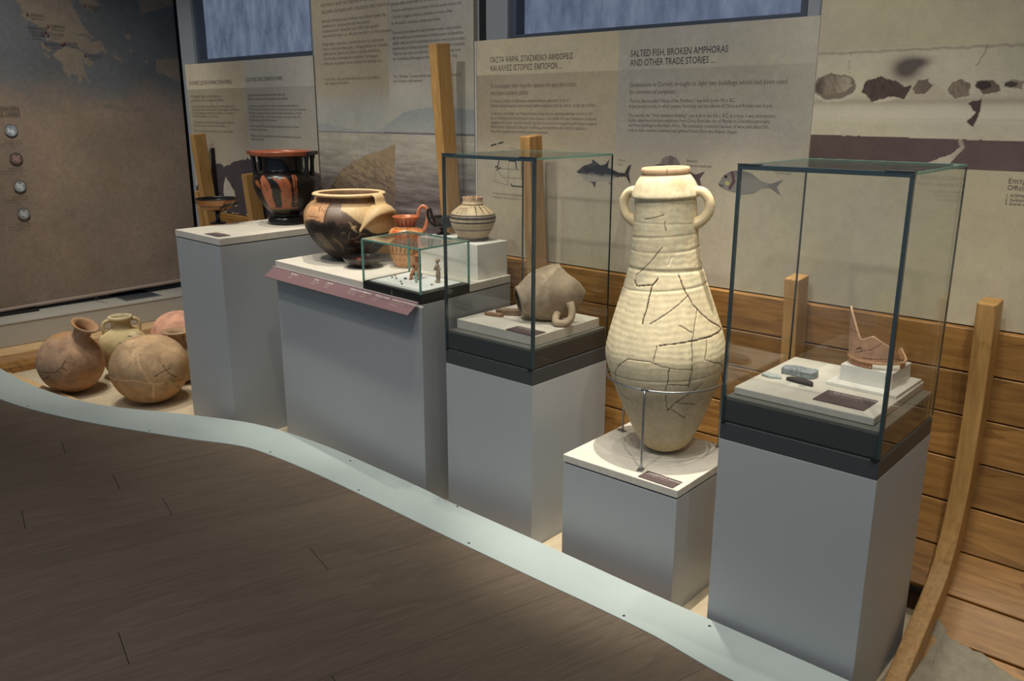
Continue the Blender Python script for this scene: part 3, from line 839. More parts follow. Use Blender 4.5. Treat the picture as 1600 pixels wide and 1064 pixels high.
GILT = [(-1.622, 1.442), (-1.605, 1.473), (-1.572, 1.493), (-1.53, 1.498), (-1.488, 1.487), (-1.445, 1.461), (-1.412, 1.454), (-1.364, 1.472), (-1.387, 1.444), (-1.369, 1.414), (-1.411, 1.439), (-1.443, 1.437), (-1.474, 1.416), (-1.523, 1.409), (-1.526, 1.39), (-1.534, 1.412), (-1.584, 1.421), (-1.611, 1.431)]
def f_tuna(U, V):
    c = mix(np.broadcast_to(rgb(165, 160, 150), U.shape + (3,)), rgb(58, 60, 66), S(1.442, 1.458, V + (fbm(U, V, U * 0, 40, 31, 3) - .5) * .02))
    fin = (U > -2.09) | (V < 1.418) | (V > 1.493)
    c = np.where(fin[..., None], rgb(72, 68, 70), c)
    e = np.hypot(U + 2.283, V - 1.456) < 0.0045
    return np.where(e[..., None], rgb(20, 20, 20), c)
def f_bream(U, V):
    c = np.broadcast_to(rgb(92, 78, 80), U.shape + (3,)) * (1 + (fbm(U, V, U * 0, 60, 32, 3) - .5) * .5)[..., None]
    spine = (V > 1.503) & (((U * 260) % 1.0) > 0.45)
    return np.where(spine[..., None], rgb(150, 145, 138), c)
def f_gilt(U, V):
    st_ = 0.5 + 0.5 * np.sin(V * 900)
    c = mix(np.broadcast_to(rgb(140, 138, 132), U.shape + (3,)), rgb(105, 102, 102), st_ * 0.5 + S(1.46, 1.49, V) * 0.6)
    c = np.where((U > -1.42)[..., None], rgb(110, 104, 104), c)
    g = segdist(U, V, [(-1.566, 1.485), (-1.558, 1.455), (-1.572, 1.430)]) < 0.006
    c = np.where(g[..., None], rgb(96, 74, 80), c)
    y = np.hypot((U + 1.585) / 1.2, V - 1.447) < 0.008
    c = np.where(y[..., None], rgb(176, 172, 108), c)
    e = np.hypot(U + 1.592, V - 1.470) < 0.006
    c = np.where(e[..., None], rgb(40, 40, 44), c)
    mth = segdist(U, V, [(-1.622, 1.440), (-1.600, 1.436)]) < 0.002
    return np.where(mth[..., None], rgb(60, 50, 50), c)
for poly, fn, bb in ((TUNA, f_tuna, (-2.31, -2.01, 1.385, 1.52)), (BREAM, f_bream, (-1.935, -1.675, 1.405, 1.545)), (GILT, f_gilt, (-1.63, -1.355, 1.385, 1.505))):
    pgrid('fish_drawing', bb[0], bb[1], bb[2], bb[3], 200, 100, fn, p3, d=0.0011, mask=lambda a, b, poly=poly: inpoly(a, b, poly))
t_wall('caption', 'Τόνος', 0.013, -2.088, 1.508, M_INK3, p3); t_wall('caption', 'Tuna', 0.013, -2.088, 1.492, M_INK3, p3)
t_wall('caption', 'Φαγκρί', 0.014, -1.765, 1.518, M_INK3, p3); t_wall('caption', 'Common Seabream', 0.014, -1.765, 1.501, M_INK3, p3)
t_wall('caption', 'Τσιπούρα', 0.014, -1.40, 1.49, M_INK3, p3)
def lines(name, segs, w, parent, mat, d=0.001):
    V_ = []; F_ = []
    for (x0, z0), (x1, z1) in segs:
        l = math.hypot(x1 - x0, z1 - z0) + 1e-9; nx, nz_ = -(z1 - z0) / l * w / 2, (x1 - x0) / l * w / 2
        b = len(V_)
        V_ += [(x0 + nx, PY - d, z0 + nz_), (x0 - nx, PY - d, z0 - nz_), (x1 - nx, PY - d, z1 - nz_), (x1 + nx, PY - d, z1 + nz_)]
        F_.append((b, b + 1, b + 2, b + 3))
    me = bpy.data.meshes.new(name); me.from_pydata(V_, [], F_); me.update()
    o = link_mesh(name, me, mat, parent); o['kind'] = 'stuff'
    return o
lines('ground_plan', [((-2.812, 1.552), (-2.775, 1.560)), ((-2.765, 1.562), (-2.73, 1.570)), ((-2.772, 1.440), (-2.758, 1.495)), ((-2.758, 1.495), (-2.735, 1.497)), ((-2.785, 1.455), (-2.77, 1.458)), ((-2.75, 1.455), (-2.765, 1.445)), ((-2.70, 1.487), (-2.655, 1.487)), ((-2.655, 1.487), (-2.65, 1.452)),
                      ((-2.62, 1.485), (-2.616, 1.41)), ((-2.68, 1.374), (-2.612, 1.374)), ((-2.614, 1.374), (-2.614, 1.40)), ((-2.68, 1.374), (-2.68, 1.385))], 0.006, p3, M_INK)
lines('ground_plan', [((-2.77, 1.44), (-2.69, 1.374)), ((-2.70, 1.48), (-2.70, 1.38)), ((-2.76, 1.45), (-2.62, 1.45)), ((-2.74, 1.41), (-2.62, 1.41)), ((-2.70, 1.545), (-2.58, 1.53)), ((-2.78, 1.44), (-2.79, 1.39)), ((-2.79, 1.39), (-2.70, 1.374))], 0.0018, p3, M_INK3)
t_wall('caption', 'Κάτοψη του «Κτιρίου των Καρχηδονιακών', 0.013, -2.80, 1.330, M_INK3, p3, 0.20)
t_wall('caption', 'Αμφορέων» και της οικίας, 5ος αι. π.Χ.', 0.013, -2.80, 1.313, M_INK3, p3, 0.20)

# panel: photograph of amphora mouths set in a wall
p4 = box('info_panel', -1.279, 0.95, PY - 0.002, 2.943, 1.05, 3.0, mat_plain('panel_edge', C(170, 160, 142), 0.8))
set_props(p4, 'beige wall panel with a sepia photograph of broken amphora mouths in a ledge', 'panel')
SH = {'s1': [(-1.283, 1.792), (-1.268, 1.818), (-1.222, 1.83), (-1.161, 1.818), (-1.133, 1.79), (-1.142, 1.765), (-1.186, 1.743), (-1.24, 1.74), (-1.277, 1.763)], 's1in': [(-1.276, 1.792), (-1.255, 1.818), (-1.214, 1.824), (-1.163, 1.812), (-1.148, 1.79), (-1.175, 1.77), (-1.228, 1.759), (-1.267, 1.766)],
 's2': [(-1.119, 1.768), (-1.107, 1.802), (-1.064, 1.816), (-1.025, 1.806), (-0.986, 1.781), (-0.962, 1.787), (-0.981, 1.745), (-1.007, 1.751), (-1.032, 1.751), (-1.08, 1.736)], 's3': [(-0.974, 1.757), (-0.963, 1.79), (-0.935, 1.805), (-0.904, 1.797), (-0.86, 1.767), (-0.855, 1.749), (-0.886, 1.744), (-0.945, 1.744)],
 's3in': [(-0.962, 1.772), (-0.946, 1.801), (-0.917, 1.804), (-0.9, 1.785), (-0.918, 1.762), (-0.947, 1.759)], 'hole': [(-1.021, 1.824), (-1.013, 1.86), (-0.967, 1.875), (-0.919, 1.868), (-0.915, 1.839), (-0.953, 1.81), (-0.996, 1.793)],
 's4': [(-0.857, 1.767), (-0.846, 1.793), (-0.819, 1.803), (-0.79, 1.789), (-0.791, 1.755), (-0.829, 1.746)], 's5': [(-0.777, 1.795), (-0.737, 1.799), (-0.711, 1.782), (-0.711, 1.762), (-0.753, 1.757)], 's6': [(-0.699, 1.79), (-0.679, 1.798), (-0.652, 1.791), (-0.649, 1.77), (-0.681, 1.776)],
 'crack': [(-0.791, 1.734), (-0.759, 1.74), (-0.753, 1.754), (-0.757, 1.708), (-0.765, 1.661), (-0.787, 1.679), (-0.768, 1.702)], 'tear': [(-0.897, 1.546), (-0.853, 1.566), (-0.824, 1.575), (-0.794, 1.605), (-0.795, 1.587), (-0.824, 1.547)]}
def f_p4(U, V):
    return ground(U, V, rgb(190, 180, 155), 41, 0.08)
pgrid('printed_face', -1.279, 0.95, 1.05, 3.0, 300, 260, f_p4, p4, d=0.0026)
def f_photo(U, V):
    j = (fbm(U, V, U * 0, 60, 51, 4) - 0.5) * 0.012
    c = ground(U, V, rgb(196, 188, 166), 52, 0.14)
    c = mix(c, rgb(150, 140, 122), 0.8 * np.exp(-((V - 1.894 + j) / 0.004) ** 2))
    c = mix(c, rgb(120, 108, 96), 0.9 * np.exp(-((V - 1.690 + j * .4 - (U + 1.28) * -0.01) / 0.0042) ** 2))
    c = mix(c, rgb(206, 198, 178), S(1.74, 1.70, V) * S(1.66, 1.69, V))
    # soft shade under the row of mouths, as photographed
    c = mix(c, rgb(150, 140, 122), 0.5 * np.exp(-((V - 1.738) / 0.010) ** 2))
    def P_(k): return inpoly(U + j, V + j, SH[k])
    h = np.exp(-(((U + 0.985) / 0.038) ** 2 + ((V - 1.838) / 0.030) ** 2))
    h2 = np.exp(-(((U + 0.945) / 0.030) ** 2 + ((V - 1.856) / 0.014) ** 2))
    c = mix(c, rgb(88, 78, 74), np.clip(h * 1.25 + h2 * 0.7, 0, 0.9) )
    stri = fbm(U * 2.2 + V, V * 0.4 - U * 0.3, U * 0, 110, 53, 4)
    for k, a, b in (('s1', rgb(126, 116, 102), None), ('s1in', rgb(140, 128, 112), 's'), ('s2', rgb(86, 74, 68), 's'), ('s3', rgb(182, 172, 150), None), ('s3in', rgb(112, 100, 88), 's'), ('s4', rgb(128, 116, 100), 's'), ('s5', rgb(110, 98, 86), 's'), ('s6', rgb(140, 128, 110), None)):
        col = np.broadcast_to(a, U.shape + (3,)) * (0.72 + 0.56 * (stri if b else 0.5))[..., None] if b else np.broadcast_to(a, U.shape + (3,))
        c = np.where(P_(k)[..., None], col, c)
    c = mix(c, rgb(190, 180, 160), 0.55 * P_('s1in') * S(-1.22, -1.16, U))
    c = mix(c, rgb(80, 70, 66), 0.8 * P_('s1in') * S(-1.235, -1.27, U))
    c = mix(c, rgb(200, 190, 170), 0.9 * inpoly(U, V, [(-1.08, 1.738), (-1.02, 1.752), (-1.0, 1.75), (-1.03, 1.738), (-1.075, 1.732)]))
    c = mix(c, rgb(62, 52, 50), 0.9 * (np.hypot((U + 0.757) / 0.022, (V - 1.783) / 0.012) < 1))
    c = mix(c, rgb(70, 60, 56), 0.9 * (np.hypot((U + 0.683) / 0.018, (V - 1.784) / 0.008) < 1))
    c = np.where(P_('crack')[..., None], rgb(82, 68, 64), c)
    c = mix(c, rgb(110, 98, 88), 0.5 * (segdist(U + j, V, [(-0.76, 1.90), (-0.765, 1.87), (-0.785, 1.84)]) < 0.002))
    c = mix(c, rgb(120, 108, 96), 0.5 * (segdist(U + j, V, [(-1.165, 1.895), (-1.17, 1.86), (-1.165, 1.83)]) < 0.0015))
    for k in ('s1',):
        pl_ = SH[k]; c = mix(c, rgb(206, 198, 178), 0.75 * (segdist(U + j, V + j, pl_[4:]) < 0.0045))
    band = 1.630 + (U + 1.28) * -0.012 + j * 0.3
    dk = ground(U, V, rgb(100, 84, 82), 54, 0.15)
    c = np.where((V < band)[..., None], dk, c)
    c = np.where((V < 1.549 + 0.002 * np.sin(U * 90))[..., None] & (U < -0.93)[..., None], ground(U, V, rgb(150, 138, 120), 55), c)
    c = np.where(P_('tear')[..., None], rgb(196, 186, 166), c)
    c = mix(c, rgb(176, 166, 148), 0.8 * (segdist(U, V, [(-0.80, 1.62), (-0.79, 1.60), (-0.815, 1.57)]) < 0.006))
    return c
pgrid('photograph', -1.277, 0.6, 1.535, 1.902, 640, 150, f_photo, p4, d=0.0034)
for k, (z, s, sz) in enumerate([(1.499, 'Επιτραπέζια σκεύη', 0.020), (1.480, 'Official banquet vessels', 0.020), (1.459, '1. ΚΟΡΙΝΘΙΑΚΑ ΚΥΠΕΛΛΑ', 0.012), (1.447, '2. Αμφορείς από τη Χίο', 0.012), (1.435, '3. Sherds of amphoras', 0.012)]):
    t_wall('caption', s, sz, -0.652, z, M_INK2, p4, d=0.0036)

# the wall and everything fixed to it stand a little further back than first drawn
KB = 1.032
for o in [hull, p1, p2, p3, p4, bw] + [o for o in bpy.data.objects if o.name.startswith('window_') and o.parent is None]:
    o.scale = (KB, KB, KB); o.location = (0, 0, 1.705 * (1 - KB))

# ------------------------------------------------------------------ hanging map banner
ban = thing('map_banner', 'large hanging fabric banner with a map of Greek colonies and coin pictures', 'banner')
LAND = [[(2.239, 2.445), (2.285, 2.36), (2.271, 2.329), (2.293, 2.31), (2.326, 2.293), (2.362, 2.27), (2.405, 2.252), (2.439, 2.234), (2.445, 2.209), (2.413, 2.192), (2.4, 2.173), (2.451, 2.176), (2.512, 2.161), (2.555, 2.169), (2.616, 2.146), (2.676, 2.111), (2.718, 2.097), (2.777, 2.122), (2.82, 2.107), (2.793, 2.166), (2.775, 2.197), (2.729, 2.189), (2.689, 2.213), (2.616, 2.235), (2.696, 2.229), (2.736, 2.2), (2.695, 2.266), (2.659, 2.316), (2.634, 2.377), (2.613, 2.417), (2.626, 2.58), (2.60, 3.2), (2.20, 3.2)],
 [(2.445, 2.09), (2.486, 2.123), (2.53, 2.141), (2.593, 2.134), (2.644, 2.115), (2.657, 2.089), (2.702, 2.054), (2.71, 2.033), (2.675, 2.015), (2.635, 2.04), (2.644, 1.987), (2.672, 1.902), (2.651, 1.906), (2.624, 1.954), (2.605, 1.889), (2.59, 1.9), (2.58, 1.953), (2.555, 1.963), (2.535, 1.93), (2.516, 1.951), (2.495, 1.993), (2.503, 2.014), (2.476, 2.044), (2.443, 2.074)],
 [(2.363, 2.163), (2.392, 2.149), (2.434, 2.121), (2.421, 2.104), (2.373, 2.123)], [(2.389, 2.093), (2.422, 2.071), (2.415, 2.056), (2.396, 2.067)],
 [(2.657, 2.49), (2.766, 2.49), (2.809, 2.433), (2.769, 2.419), (2.717, 2.436), (2.761, 2.398), (2.738, 2.387), (2.674, 2.443)], [(2.731, 1.749), (2.788, 1.755), (2.855, 1.739), (2.961, 1.739), (3.068, 1.728), (3.053, 1.705), (2.956, 1.694), (2.851, 1.699), (2.762, 1.727)],
 [(3.181, 2.085), (3.40, 2.112), (3.40, 1.90), (3.172, 2.005)], [(2.865, 2.104), (2.929, 2.069), (2.916, 2.051), (2.868, 2.082)], [(2.96, 2.25), (3.0, 2.26), (3.01, 2.22), (2.97, 2.21)], [(2.97, 2.14), (3.0, 2.15), (3.0, 2.12)], [(3.08, 2.07), (3.12, 2.075), (3.11, 2.05)], [(3.1, 2.4), (3.4, 2.5), (3.4, 3.2), (3.05, 3.2)]]
BAN_R = lambda z: 3.344 - 0.010 * (z - 0.87)
def f_ban(U, V):
    n = fbm(U, V, U * 0, 3.0, 61, 5) - 0.5
    m = fbm(U, V, U * 0, 60, 62, 3) - 0.5
    c = ground(U, V, rgb(146, 128, 112), 63, 0.16)
    sea = S(1.66, 1.98, V + n * 0.25 - 0.12 * S(2.5, 1.9, U))
    c = mix(c, rgb(98, 102, 106) * (1 + 0.3 * n[..., None]), sea * 0.92)
    jag = (fbm(U, V, U * 0, 40, 64, 4) - 0.5) * 0.03
    land = np.zeros(U.shape, bool)
    for k, pl_ in enumerate(LAND): land |= inpoly(U + jag, V + jag * 0.8, pl_)
    c = np.where(land[..., None], ground(U, V, rgb(134, 122, 108), 65, 0.12), c)
    c = c * (1 + 0.16 * m[..., None])
    return c
nb = 260
U = np.linspace(0.6, 3.36, 300); V = np.linspace(0.355, 3.3, 320)
UU, VV = np.meshgrid(U, V, indexing='ij')
wob = 0.010 * np.sin(UU * 5.0) * S(1.6, 0.4, VV)
Pb = np.stack([BXP + wob * 0.6, UU, VV + (np.maximum(UU, 1.85) - 2.5) * 0.022 * S(1.2, 0.35, VV)], -1)
me = grid_mesh(Pb); smooth(me); paint(me, f_ban(UU, VV).reshape(-1, 3))
cl = link_mesh('banner_cloth', me, mat_paint('banner_fabric', 0.7, 0.10, 150, 0.1, 0.25), ban)
tube('hem_roll', [(BXP + 0.006 * math.sin(y * 5.0), y, 0.357 + (max(y, 1.85) - 2.5) * 0.022) for y in np.linspace(0.6, 3.355, 24)], 0.014, mat_plain('hem_fabric', C(170, 150, 134), 0.6), ban, n=90)
def t_ban(name, body, size, y, z, mat, width=None, bold=0.0, right=False, d=0.014):
    return text(name, body, size, (BXP + d, y, z), BX, mat, ban, bold=bold, width=width, right=right)
t_ban('heading', 'ΝΟΜΙΣΜΑΤΑ ΑΠΟΙΚΙΩΝ', 0.036, 2.166, 1.708, M_INK, bold=0.0007, right=True)
t_ban('heading', 'COINS OF COLONIES', 0.034, 2.170, 1.672, M_INK, right=True)
NM = [('ΚΕΡΚΥΡΑ', 'CORCYRA'), ('ΑΜΒΡΑΚΙΑ', 'AMBRACIA'), ('ΑΝΑΚΤΟΡΙΟΝ', 'ANACTORIUM'), ('ΛΕΥΚΑΣ', 'LEUCAS'), ('ΣΟΛΛΙΟΝ', 'SOLLIUM'), ('ΜΟΛΥΚΡΕΙΟΝ', 'MOLYCREIUM'), ('ΧΑΛΚΙΣ', 'CHALCIS'), ('ΚΟΡΙΝΘΟΣ', 'CORINTH'), ('ΠΟΤΙΔΑΙΑ', 'POTIDAEA')]
MT = [(2.321, 2.332), (2.443, 2.27), (2.298, 2.25), (2.314, 2.206), (2.438, 2.214), (2.384, 2.149), (2.541, 2.163), (2.673, 2.085), (2.709, 2.42)]
DT = [(2.305, 2.341), (2.429, 2.274), (2.406, 2.234), (2.387, 2.217), (2.421, 2.216), (2.511, 2.157), (2.525, 2.166), (2.655, 2.092), (2.694, 2.427)]
for (a, b), (y, z) in zip(NM, MT):
    t_ban('place_name', a, 0.019, y, z, M_INK); t_ban('place_name', b, 0.017, y, z - 0.019, M_INK2)
bm = bmesh.new(); bmesh.ops.create_circle(bm, cap_ends=True, segments=16, radius=0.008); dm = bpy.data.meshes.new('dot'); bm.to_mesh(dm); bm.free()
dm.materials.append(mat_plain('dot_red', C(110, 58, 52), 0.7))
for y, z in DT:
    o = bpy.data.objects.new('map_dot', dm); COL.objects.link(o); o.parent = ban; o.location = (BXP + 0.013, y, z); o.rotation_euler = BX
for k, ((y, z), tone) in enumerate(zip([(2.099, 1.574), (2.105, 1.385), (2.103, 1.196), (2.102, 1.005)], [rgb(150, 158, 162), rgb(112, 92, 86), rgb(142, 146, 144), rgb(132, 134, 132)])):
    rr = 0.041
    def f_c(U, V, k=k, tone=tone, y=y, z=z):
        d = np.hypot(U - y, V - z) / rr
        n = fbm(U, V, U * 0, 55, 70 + k, 4)
        c = np.broadcast_to(tone, U.shape + (3,)) * (0.75 + 0.6 * n)[..., None]
        u, v = (U - y) / rr, (V - z) / rr
        fig = (np.hypot((u + 0.02) / 0.5, (v + 0.12) / 0.22) < 1) | (np.hypot((u + 0.42) / 0.16, (v - 0.22) / 0.2) < 1) | (np.hypot((u - 0.1 + 0.0 * u) / 0.12, (v + 0.42) / 0.2) < 1) | (np.hypot((u - 0.40) / 0.1, (v + 0.35) / 0.25) < 1)
        if k: fig = fig | ((segdist(u, v, [(-0.4, 0.5), (0.1, 0.1), (0.5, 0.45)]) < 0.12))
        c = np.where(fig[..., None], np.minimum(tone * 1.45, 0.95), c)
        return mix(c, tone * 0.45, S(0.84, 1.0, d))
    pgrid('coin_picture', y - rr, y + rr, z - rr, z + rr, 50, 50, f_c, ban, d=0.013, pt=ban_pt, mask=lambda a, b, y=y, z=z: np.hypot(a - y, b - z) < rr)
for k, (y, z, a, b) in enumerate([(2.03, 1.499, 'Στατήρας - Stater', 'Κέρκυρα - Corcyra, 4th c. B.C.'), (2.02, 1.316, 'Στατήρας - Stater', 'Αμβρακία - Ambracia, 4th c. B.C.'), (2.02, 1.119, 'Στατήρας - Stater', 'Ανακτόριον - Anactorium'), (2.02, 0.933, 'Στατήρας - Stater', 'Λευκάς - Leucas, 4th c. B.C.')]):
    t_ban('caption', a, 0.013, y + 0.02, z, M_INK); t_ban('caption', b, 0.013, y - 0.03, z - 0.017, M_INK); t_ban('caption', 'c. 400 - 350 B.C.', 0.011, y, z - 0.032, M_INK2)

KN = 1.03
ban.scale = (KN, KN, KN); ban.location = (0, 0, 1.705 * (1 - KN))
# bench with floor grille under the banner
be = thing('convector_bench', 'low grey bench with an air grille under the hanging map banner', 'bench', (0, 0, 0))
M_BEN = mat_plain('bench_paint', C(186, 182, 170), 0.65, var=0.05, scale=10)
box('bench_body', -7.5, -6.5, 0.6, 4.1, 0.1, 0.262, M_BEN, be, bevel=0.004)
box('bench_foot', -7.45, -6.56, 0.62, 4.08, 0.0, 0.1, mat_plain('bench_foot_dark', C(40, 38, 36), 0.8), be)
box('bench_top', -7.5, -6.495, 0.6, 4.1, 0.262, 0.27, M_BEN, be)
box('grille_frame', -6.95, -6.60, 2.74, 3.03, 0.2701, 0.2735, mat_plain('grille_grey', C(120, 124, 128), 0.5), be)
for k in range(11):
    box('slat', -6.935, -6.615, 2.757 + k * 0.0245, 2.768 + k * 0.0245, 0.2735, 0.2775, mat_plain('slat_dark', C(52, 56, 62), 0.5), be)
bb_ = box('equipment_box', -7.15, -6.74, 0.7, 2.16, 0.2702, 0.288, M_BLACK, None, bevel=0.004)
set_props(bb_, 'flat black box lying on the bench under the left end of the banner', 'box')
ch = thing('pull_chain', 'thin bead chain with a ring hanging from the banner hem', 'chain', (BXP * 1.03 + 0.008, 2.587, 0.312))
M_CH = mat_plain('chain_brass', C(120, 110, 90), 0.4, metal=0.7)
tube('cord', [(0, 0, 0), (0.012, 0, -0.012)], 0.0014, M_CH, ch, n=6, seg=6)
a = ring('ring', (0, 0, 0), 0.010, 0.0015, M_CH, ch, n=24, seg=6); a.rotation_euler = (PI / 2, 0, 0.9); a.location = (0.018, 0.0, -0.022)
bm = bmesh.new(); bmesh.ops.create_icosphere(bm, subdivisions=1, radius=0.0032); bead = bpy.data.meshes.new('bead'); bm.to_mesh(bead); bm.free(); bead.materials.append(M_CH)
for k in range(7):
    o = bpy.data.objects.new('bead', bead); COL.objects.link(o); o.parent = ch; o.location = (0.034 + 0.018 * k, 0.004 * k, -0.0385)

# timber edging of the hold, left of the storage jars
ed = thing('timber_edging', 'pale wooden edging board on the display floor behind the storage jars', 'board')
obox('board', -6.50, -6.30, 1.62, 3.4, 0.0, 0.10, M_PINE, ed, 0.003)
obox('board', -6.30, -6.16, 1.62, 3.4, 0.0, 0.045, M_PLANK, ed, 0.003)
sb = obox('floor_board', -6.1, -4.46, 1.72, 1.80, 0.0, 0.03, M_PINE, None, 0.002)
sb.rotation_euler = (0, 0, 0.10)
set_props(sb, 'narrow pale board on the floor in front of the storage jars', 'board')

# ------------------------------------------------------------------ plinths
def face(x, y): return math.atan2(-x, y)      # turn local -Y towards the visitor's standpoint

def slab_edges(poly, z0, z1, name, parent, inset=0.0, bev=0.002):
    return prism(name, poly, z0, z1, M_SLAB, parent, bev)
def shrink(poly, d):
    c = np.mean(np.array(poly), 0)
    return [tuple(np.array(p) - np.sign(np.array(p) - c) * d) for p in poly]

Z1, ZT, ZA = 1.09, 0.97, 0.485
P1 = [(-4.423, 2.140), (-3.926, 2.122), (-3.975, 2.86), (-4.47, 2.86)]
t1 = thing('plinth', 'tallest grey plinth at the left, carrying the stemmed cup and the column krater', 'plinth')
prism('body', shrink(P1, 0.001), 0.0, Z1 - 0.040, M_GREY, t1, 0.0015)
prism('shadow_joint', shrink(P1, 0.007), Z1 - 0.040, Z1 - 0.035, M_BLACK, t1)
prism('top_slab', P1, Z1 - 0.035, Z1, M_SLAB, t1, 0.002)

TFL, TFR, TBR, TBL = (-3.79, 2.345), (-2.60, 2.278), (-2.645, 2.875), (-3.83, 2.875)
def tfront(x): return TFL[1] + (x - TFL[0]) / (TFR[0] - TFL[0]) * (TFR[1] - TFL[1])
t2 = thing('plinth', 'wide grey plinth with a slanted brown label rail below its stone top', 'plinth')
TP = [TFL, TFR, TBR, TBL]
prism('body', shrink(TP, 0.001), 0.0, ZT - 0.041, M_GREY, t2, 0.0015)
prism('shadow_joint', shrink(TP, 0.007), ZT - 0.041, ZT - 0.036, M_BLACK, t2)
CX0, CX1 = -3.015, -3.05
LP = [TFL, (CX0, tfront(CX0)), (CX1, 2.605), (-2.622, 2.585), TBR, TBL]
prism('top_slab', LP, ZT - 0.036, ZT, M_SLAB, t2, 0.002)
# slanted label rail
ra, rb = Vector((-3.80, tfront(-3.80) - 0.005, 0.938)), Vector((-2.612, tfront(-2.612) - 0.005, 0.938))
dvx = (rb - ra).normalized(); out = Vector((-dvx.y, dvx.x, 0)) * -1
lo_ = out * 0.058 + Vector((0, 0, -0.043))
nr = dvx.cross(lo_.normalized()) * -1
if nr.z < 0: nr = -nr
bm = bmesh.new()
q = [ra, rb, rb + lo_, ra + lo_]
a_ = [bm.verts.new(p) for p in q]; b_ = [bm.verts.new(p - nr * 0.004) for p in q]
bm.faces.new(a_); bm.faces.new(b_[::-1])
for i in range(4): bm.faces.new([a_[i], b_[i], b_[(i + 1) % 4], a_[(i + 1) % 4]])
bmesh.ops.recalc_face_normals(bm, faces=bm.faces[:])
me = bpy.data.meshes.new('rail'); bm.to_mesh(me); bm.free()
rail = link_mesh('label_rail', me, M_RAIL, t2)
box_ = prism('rail_lip', [(ra.x, ra.y - 0.003), (rb.x, rb.y - 0.003), (rb.x, rb.y), (ra.x, ra.y)], 0.9375, 0.9405, mat_plain('rail_lip_pale', C(205, 195, 195), 0.5), t2)
Mr = Matrix((dvx, -lo_.normalized(), nr)).transposed().to_euler()
for t_, a, b, c in [(0.165, 'Κρατήρας', 'Krater', '6th c. B.C.'), (0.345, 'Φιάλη', 'Bowl with lotus', '5th c. B.C.'), (0.435, 'Οινοχόη', 'Oinochoe', '6th c. B.C.'), (0.60, 'Ειδώλια και χάντρες', 'Figurines, beads', '7th - 6th c. B.C.'),
                   (0.685, 'Κάνθαρος', 'Kantharos', '6th c. B.C.'), (0.76, 'Πυξίδα με ταινίες', 'Banded pyxis', '6th c. B.C.'), (0.865, 'Αγγεία από την Ανατολική Ελλάδα', 'Vessels from East Greece', '7th - 6th c. B.C.')]:
    p = ra + (rb - ra) * t_ + nr * 0.0008
    l = lo_.normalized()
    text('lettering', a, 0.0125, p + l * 0.019, Mr, M_WTEXT, rail)
    text('lettering', b, 0.009, p + l * 0.032, Mr, M_GTEXT, rail)
    text('lettering', c, 0.009, p + l * 0.044, Mr, M_GTEXT, rail)

def plinth(corner, w, d, rz, top, label, slab=None):
    t = thing('plinth', label, 'plinth', (corner[0], corner[1], 0), rz)
    if slab:
        box('body', -w + 0.001, -0.001, 0.001, d - 0.001, 0, top - 0.034, M_GREY, t, 0.0015)
        box('shadow_joint', -w + 0.007, -0.007, 0.007, d - 0.007, top - 0.034, top - 0.028, M_BLACK, t)
        box('top_slab', -w, 0, 0, d, top - 0.028, top, M_SLAB, t, 0.002)
    else:
        box('body', -w, 0, 0, d, 0, top, M_GREY, t, 0.0015)
    return t
A2, A4, A3 = ((-2.028, 2.328), 0.475, 0.483, 0.0127), ((-1.352, 2.292), 0.480, 0.467, 0.030), ((-0.696, 2.203), 0.466, 0.465, 0.0174)
plinth(*A2, 0.692, 'grey plinth under the glass case with the broken jar')
plinth(*A4, ZA, 'lowest grey plinth, carrying the tall cream amphora', slab=True)
plinth(*A3, 0.753, 'grey plinth under the glass case at the right with the stone pieces')

